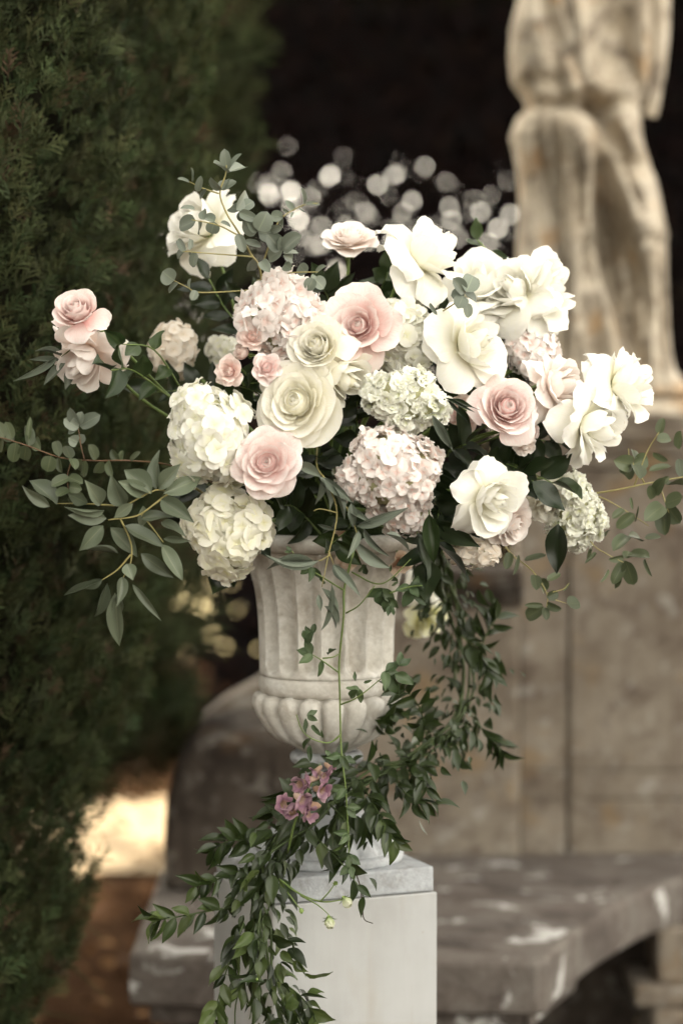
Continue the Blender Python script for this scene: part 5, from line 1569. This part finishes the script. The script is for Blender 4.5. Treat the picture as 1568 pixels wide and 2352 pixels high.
# single big leaves that stand out
bl, Mb = branch('laurel_leaf', 'big dark leaf hanging alone in front of the plinth', 'leaf', Z5(960, 760, 3.88), [[Z5(960, 760, 3.88), Z5(955, 800, 3.8)]], STEM_G, 0.002)
rl(bl, Mb, Z5, [(955, 790, 950, 1035, 118)], 'dark', 3.78, 0.01)
bl, Mb = branch('laurel_leaf', 'dark leaf lying across below the hanging white rose', 'leaf', Z5(800, 570, 3.85), [[Z5(800, 570, 3.85), Z5(835, 580, 3.78)]], STEM_G, 0.002)
rl(bl, Mb, Z5, [(830, 580, 990, 725, 110)], 'dark', 3.76, 0.01)
bl, Mb = branch('laurel_leaf', 'olive green leaf hanging beside the packed blush hydrangea', 'leaf', Z5(330, 700, 3.8), [[Z5(320, 690, 3.8), Z5(325, 745, 3.7)]], STEM_G, 0.002)
rl(bl, Mb, Z5, [(325, 742, 345, 985, 86)], 'rose', 3.69, 0.01)
bl, Mb = branch('laurel_leaf', 'darkest long leaf hanging over the rim before the garland', 'leaf', Z5(260, 780, 3.8), [[Z5(260, 780, 3.8), Z5(265, 840, 3.72)]], STEM_G, 0.002)
rl(bl, Mb, Z5, [(265, 835, 330, 1105, 100)], 'dark', 3.71, 0.01)

# dark filler added among the stems to close the view through
bm = bmesh.new()
bmesh.ops.create_icosphere(bm, subdivisions=4, radius=1.0)
for v in bm.verts:
    f = 1 + 0.07 * math.sin(9 * v.co.x + 2) * math.sin(8 * v.co.z) + 0.05 * math.sin(17 * v.co.y + 9 * v.co.x)
    v.co = Vector((v.co.x * 0.15 * f, v.co.y * 0.10 * f, v.co.z * 0.135 * f))
me = bpy.data.meshes.new('filler_ball'); bm.to_mesh(me); bm.free()
me.polygons.foreach_set('use_smooth', [True] * len(me.polygons))
me.materials.append(CORE)
tag(link('filler_ball', me, None, Matrix.Translation(V(775, 1150, 4.06))), 'dark filler ball added among the stems to block the view through', 'filler')

# ------------------------------------------------------------------ vine hanging in front of the urn
dv = 3.72
VL, Mv = branch('trailing_vine', 'thin green vine trailing straight down in front of the urn', 'vine', Z6(990, -120, 3.80),
    [[Z6(990, -120, 3.8), Z6(965, 30, dv), Z6(890, 330, dv), Z6(885, 540, dv), Z6(850, 900, dv + .02), Z6(855, 1150, dv + .02), Z6(865, 1580, dv + .03), Z6(900, 1900, dv + .03), Z6(920, 2250, dv + .05), Z6(930, 2500, dv + .05)],
     [Z6(890, 350, dv), Z6(720, 245, dv - .02), Z6(560, 140, dv - .02), Z6(480, 40, dv - .02)], [Z6(905, 525, dv), Z6(1010, 460, dv - .02), Z6(1130, 310, dv - .03)],
     [Z6(950, 205, dv), Z6(1130, 295, dv - .02), Z6(1250, 260, dv - .03), Z6(1410, 100, dv - .03)], [Z6(840, 985, dv), Z6(720, 900, dv - .02), Z6(640, 850, dv - .02)],
     [Z6(865, 1240, dv), Z6(1000, 1180, dv - .02), Z6(1200, 1020, dv - .02)], [Z6(860, 1480, dv), Z6(770, 1540, dv), Z6(640, 1510, dv - .02), Z6(560, 1440, dv - .02), Z6(515, 1320, dv - .02)],
     [Z6(720, 880, dv - .02), Z6(800, 870, dv - .02), Z6(850, 845, dv)], [Z6(1240, 370, dv - .03), Z6(1400, 320, dv - .03), Z6(1500, 310, dv - .03)]], STEM_G, 0.0021)
def fan(root, Mi, Z, x, y, r_, ang, d, n_=3, kind='vine', w=0.5):
    for i in range(n_):
        a = R(ang + (i - (n_ - 1) / 2) * 52 + FR.uniform(-10, 10))
        b = Z(x, y, d)
        t = Z(x + math.cos(a) * r_, y + math.sin(a) * r_, d + FR.uniform(-.02, .02))
        put_leaf(root, Mi, kind, b, t, w * r_ * (Z(1, 0, d) - Z(0, 0, d)).length, FR.uniform(-0.4, 0.4))
for q in ((640, 170, 110, 100, 3), (1190, 330, 150, 100, 3), (1230, 400, 120, 80, 2), (1400, 310, 120, 110, 3), (1400, 310, 110, 10, 3), (1430, 330, 170, 85, 2), (1310, 285, 60, 180, 2), (640, 850, 130, 200, 3), (590, 760, 110, 280, 2),
          (640, 690, 90, 260, 2), (715, 890, 140, 95, 1), (760, 850, 80, -30, 1), (1060, 150, 80, 120, 2), (1010, 1120, 110, 140, 3), (980, 1060, 80, 270, 1), (1040, 1070, 70, -20, 1), (1210, 980, 150, 30, 3), (1280, 1000, 180, 75, 3),
          (1320, 940, 110, 300, 2), (600, 1330, 90, 0, 2), (590, 1350, 130, 95, 1), (640, 1400, 120, 60, 1), (720, 1500, 60, 270, 1), (620, 1560, 130, 95, 1), (740, 1600, 110, 60, 1), (860, 1640, 110, 120, 3), (880, 1660, 110, 40, 2),
          (1250, 470, 80, 90, 2), (480, 40, 60, 200, 2), (1250, 200, 60, 280, 1), (690, 240, 70, 60, 1), (905, 1900, 120, 150, 2), (910, 2050, 110, 30, 2), (918, 2250, 110, 160, 2), (925, 2420, 120, 60, 2), (930, 2500, 110, 110, 2)):
    fan(VL, Mv, Z6, q[0], q[1], q[2], q[3], dv - 0.02, q[4], 'vine', 0.55 if q[4] > 1 else 0.36)

# ------------------------------------------------------------------ garland
G = [V(1010, 1240, 4.12), V(1022, 1330, 4.14), V(1050, 1430, 4.16), V(1068, 1540, 4.16), V(1055, 1640, 4.12), V(985, 1712, 4.02), V(885, 1768, 3.93), V(785, 1820, 3.87), V(690, 1890, 3.84), V(620, 1965, 3.82),
     V(592, 2050, 3.80), V(600, 2150, 3.78), V(625, 2260, 3.77), V(668, 2360, 3.76), V(690, 2450, 3.76)]
gl = thing('leaf_garland', 'green leafy garland winding down behind the urn and over the pedestal corner', 'garland', Matrix.Translation(V(620, 2020, 3.84)))
Mg = gl.matrix_basis.inverted()
GP = spline(G, 10)
grr = random.Random(9)
for k in range(5):
    off = [Vector((grr.gauss(0, 0.008), grr.gauss(0, 0.008), grr.gauss(0, 0.008))) for _ in G]
    link('stem', tube_mesh('stem', [Mg @ (p + o_) for p, o_ in zip(G, off)], 0.0026, 0.0022, STEM_D, 6, 6), gl)
gn = 0
spots = []
for i in range(840):
    f = grr.random() if i < 680 else grr.uniform(0.28, 0.58)
    idx = f * (len(GP) - 1)
    p = GP[int(idx)]
    a = (GP[min(len(GP) - 1, int(idx) + 2)] - GP[max(0, int(idx) - 2)]).normalized()
    wide = 0.032 if f < 0.36 else (0.040 if f < 0.62 else 0.024)
    b = p + Vector((grr.gauss(0, wide), grr.gauss(-0.004, 0.022), grr.gauss(0, wide * 0.8)))
    out = (b - p)
    dr = a * grr.uniform(0.2, 1.0) + out.normalized() * grr.uniform(0.3, 1.0) + Vector((grr.gauss(0, 0.3), -grr.uniform(-0.2, 0.5), -grr.uniform(-0.1, 0.9)))
    ln = grr.choice([0.020, 0.028, 0.034, 0.046]) * grr.uniform(0.85, 1.15)
    spots.append((b, dr.normalized(), ln * (0.8 if f < 0.4 else 1.0)))
# side shoots
SH = [[V(560, 2080, 3.80), V(470, 2095, 3.76), V(390, 2110, 3.74), V(350, 2115, 3.74)], [V(580, 1990, 3.82), V(500, 2020, 3.78), V(450, 2035, 3.76)], [V(560, 2120, 3.78), V(530, 2200, 3.76), V(500, 2300, 3.74), V(480, 2400, 3.74)],
      [V(600, 2200, 3.76), V(545, 2290, 3.74), V(540, 2400, 3.74)], [V(900, 1780, 3.92), V(940, 1830, 3.86), V(1000, 1845, 3.86)], [V(830, 1800, 3.88), V(870, 1870, 3.8), V(905, 1930, 3.78)], [V(980, 1700, 4.0), V(960, 1620, 3.95), V(905, 1560, 3.9)],
      [V(1080, 1640, 4.1), V(1120, 1690, 4.1), V(1150, 1720, 4.1)], [V(700, 1900, 3.82), V(790, 1990, 3.74), V(835, 2060, 3.72)], [V(640, 2250, 3.76), V(700, 2300, 3.74), V(745, 2380, 3.72)], [V(1090, 1520, 4.12), V(1120, 1450, 4.12), V(1140, 1420, 4.12)],
      [V(760, 1850, 3.84), V(800, 1900, 3.78), V(790, 1980, 3.76)], [V(880, 1760, 3.9), V(960, 1760, 3.86), V(980, 1810, 3.84)], [V(600, 1950, 3.82), V(540, 1930, 3.8), V(490, 1950, 3.8)], [V(1060, 1460, 4.1), V(1100, 1500, 4.06), V(1130, 1560, 4.06)]]
for pts in SH:
    link('stem', tube_mesh('stem', [Mg @ p for p in pts], 0.0016, 0.0009, STEM_D, 5, 5), gl)
    Ps = spline(pts, 5)
    for i in range(2, len(Ps)):
        a = (Ps[i] - Ps[i - 1]).normalized()
        for sd in (-1, 1):
            if grr.random() < 0.72:
                side = a.cross(Vector((0, -1, 0))).normalized() * sd
                dr = a * 0.7 + side * 0.6 + Vector((0, -grr.uniform(-0.2, 0.4), -grr.uniform(0, 0.5)))
                spots.append((Ps[i], dr.normalized(), grr.uniform(0.030, 0.048)))
# the leaves nearest the camera are parts of their own, the rest one mass
spots.sort(key=lambda q: q[0].y)
far_v, far_f, far_uv = [], [], []
for i, (b, dr, ln) in enumerate(spots):
    w = ln * grr.uniform(0.40, 0.54)
    hint = Vector((grr.gauss(0, 0.9), -0.6, grr.gauss(0.4, 0.8)))
    if i < 300:
        put_leaf(gl, Mg, 'ruscus_light' if grr.random() < 0.4 else 'ruscus', b, b + dr * ln, w, None, 'leaf', hint)
    else:
        M = Mg @ frame_matrix(b, dr, hint) @ Matrix.Diagonal((w, ln, ln * 0.8, 1))
        src = grr.choice(LV['ruscus'])
        i0 = len(far_v)
        far_v.extend([M @ v.co for v in src.vertices])
        far_f.extend([tuple(i0 + k for k in p.vertices) for p in src.polygons])
        far_uv.extend([((k % 5) / 4.0, (k // 5) / 7.0) for k in range(len(src.vertices))])
link('foliage', mesh_from('foliage', far_v, far_f, RUSC, True, far_uv), gl, kind='stuff')

# ------------------------------------------------------------------ small flowers in the garland
def snapdragon():
    b = V(660, 1960, 3.80)
    root, Mi = branch('snapdragon', 'mauve pink snapdragon tucked into the garland under the urn', 'snapdragon', b, [[b, V(680, 1880, 3.76), V(715, 1800, 3.76), V(735, 1755, 3.77)]], STEM_G, 0.002)
    rr = random.Random(5)
    for (x, y, r_) in ((650, 1850, 24), (690, 1835, 24), (715, 1850, 24), (735, 1815, 22), (690, 1800, 22), (715, 1790, 20), (672, 1868, 20), (705, 1868, 22), (740, 1780, 17), (755, 1762, 15), (728, 1770, 16)):
        c = V(x, y, 3.745 + rr.uniform(-.012, .012))
        s = r_ * sz(3.75)
        s *= 1.3
        ax = facing(rr.uniform(-0.9, 0.9), rr.uniform(-0.6, 0.5), rr.uniform(0.15, 0.8))
        M = axis_matrix(c - ax * s * 0.4, ax, rr.uniform(0, 6))
        fl = bpy.data.objects.new('blossom', mesh_from('blossom', *tube_parts(s), MAUVE, True))
        COL.objects.link(fl); fl.parent = root; fl.matrix_basis = Mi @ M
        for k in range(5):
            up = k < 2
            me = petal(rr.uniform(0.7, 0.95), 0.55 if up else 0.46, 10, (35 if up else 95) + rr.uniform(-15, 25), 50, 0.25, 0.40, 1.6, -0.4, rr.randrange(9999), ripple=0.16, mat=MAUVE, scale=s, nu=5, nv=5)
            link('petal', me, fl, Matrix.Rotation(R((60 * k if up else 120 + 62 * (k - 1)) + rr.uniform(-10, 10)), 4, 'Z'))
def tube_parts(s):
    verts, faces = [], []
    for j, (r_, z) in enumerate(((0.10, -0.35), (0.26, -0.1), (0.28, 0.25), (0.30, 0.5))):
        for i in range(8):
            a = 2 * math.pi * i / 8
            verts.append((r_ * s * math.cos(a), r_ * s * math.sin(a), z * s))
    for j in range(3):
        for i in range(8):
            k = (i + 1) % 8
            faces.append((j * 8 + i, j * 8 + k, (j + 1) * 8 + k, (j + 1) * 8 + i))
    return verts, faces
snapdragon()

def bud_sprig():
    b = V(640, 2020, 3.78)
    root, Mi = branch('lisianthus_sprig', 'green stemmed sprig of small white buds against the white pedestal', 'flower', b,
        [[b, V(690, 2055, 3.74), V(740, 2072, 3.71), V(785, 2068, 3.70)], [V(690, 2058, 3.74), V(730, 2080, 3.71), V(755, 2102, 3.70)], [V(735, 2072, 3.71), V(755, 2050, 3.70), V(768, 2032, 3.70)], [V(660, 2050, 3.76), V(690, 2090, 3.73)]], STEM_G, 0.002)
    for n_, (x, y, r_, mat, fc) in enumerate(((797, 2074, 24, BUDW, (0.5, -0.6, 0.5)), (757, 2122, 25, BUDW, (0.1, -0.7, 0.5)), (770, 2030, 11, BUDG, (0.3, 0.5, 0.5)), (692, 2094, 11, BUDG, (0.0, -0.6, 0.6)), (590, 2250, 6, BUDG, (-0.2, -0.4, 0.8)))):
        c = V(x, y, 3.70)
        s = r_ * sz(3.7)
        ax = facing(*fc)
        M = axis_matrix(c - ax * s * 0.5, ax, n_)
        hold = bpy.data.objects.new('bud', mesh_from('bud', *tube_parts(s * 0.9), BUDG, True))
        COL.objects.link(hold); hold.parent = root; hold.matrix_basis = Mi @ M
        for k in range(6):
            link('petal', petal(1.15, 0.62, 40, -30, 8, 0.12, -0.1, 1.9, 1.6, k + 900, mat=mat, scale=s, nu=4, nv=5), hold, Matrix.Rotation(R(137 * k), 4, 'Z'))
        for k in range(5):
            link('sepal', SEPAL_M, hold, Matrix.Rotation(R(72 * k), 4, 'Z') @ Matrix.Translation((0, 0.25 * s, -0.2 * s)) @ Matrix.Rotation(R(60), 4, 'X') @ Matrix.Scale(s * 0.7, 4))
bud_sprig()

tw = tube_mesh('dry_twig', [V(805, 1975, 3.78) - V(830, 2040, 3.74), V(825, 2030, 3.75) - V(830, 2040, 3.74), V(832, 2080, 3.74) - V(830, 2040, 3.74), V(836, 2112, 3.74) - V(830, 2040, 3.74), V(856, 2122, 3.74) - V(830, 2040, 3.74)], 0.0012, 0.0007, TWIG, 5, 5)
tag(link('dry_twig', tw, None, Matrix.Translation(V(830, 2040, 3.74))), 'thin dark dry twig hanging against the pedestal front', 'twig')
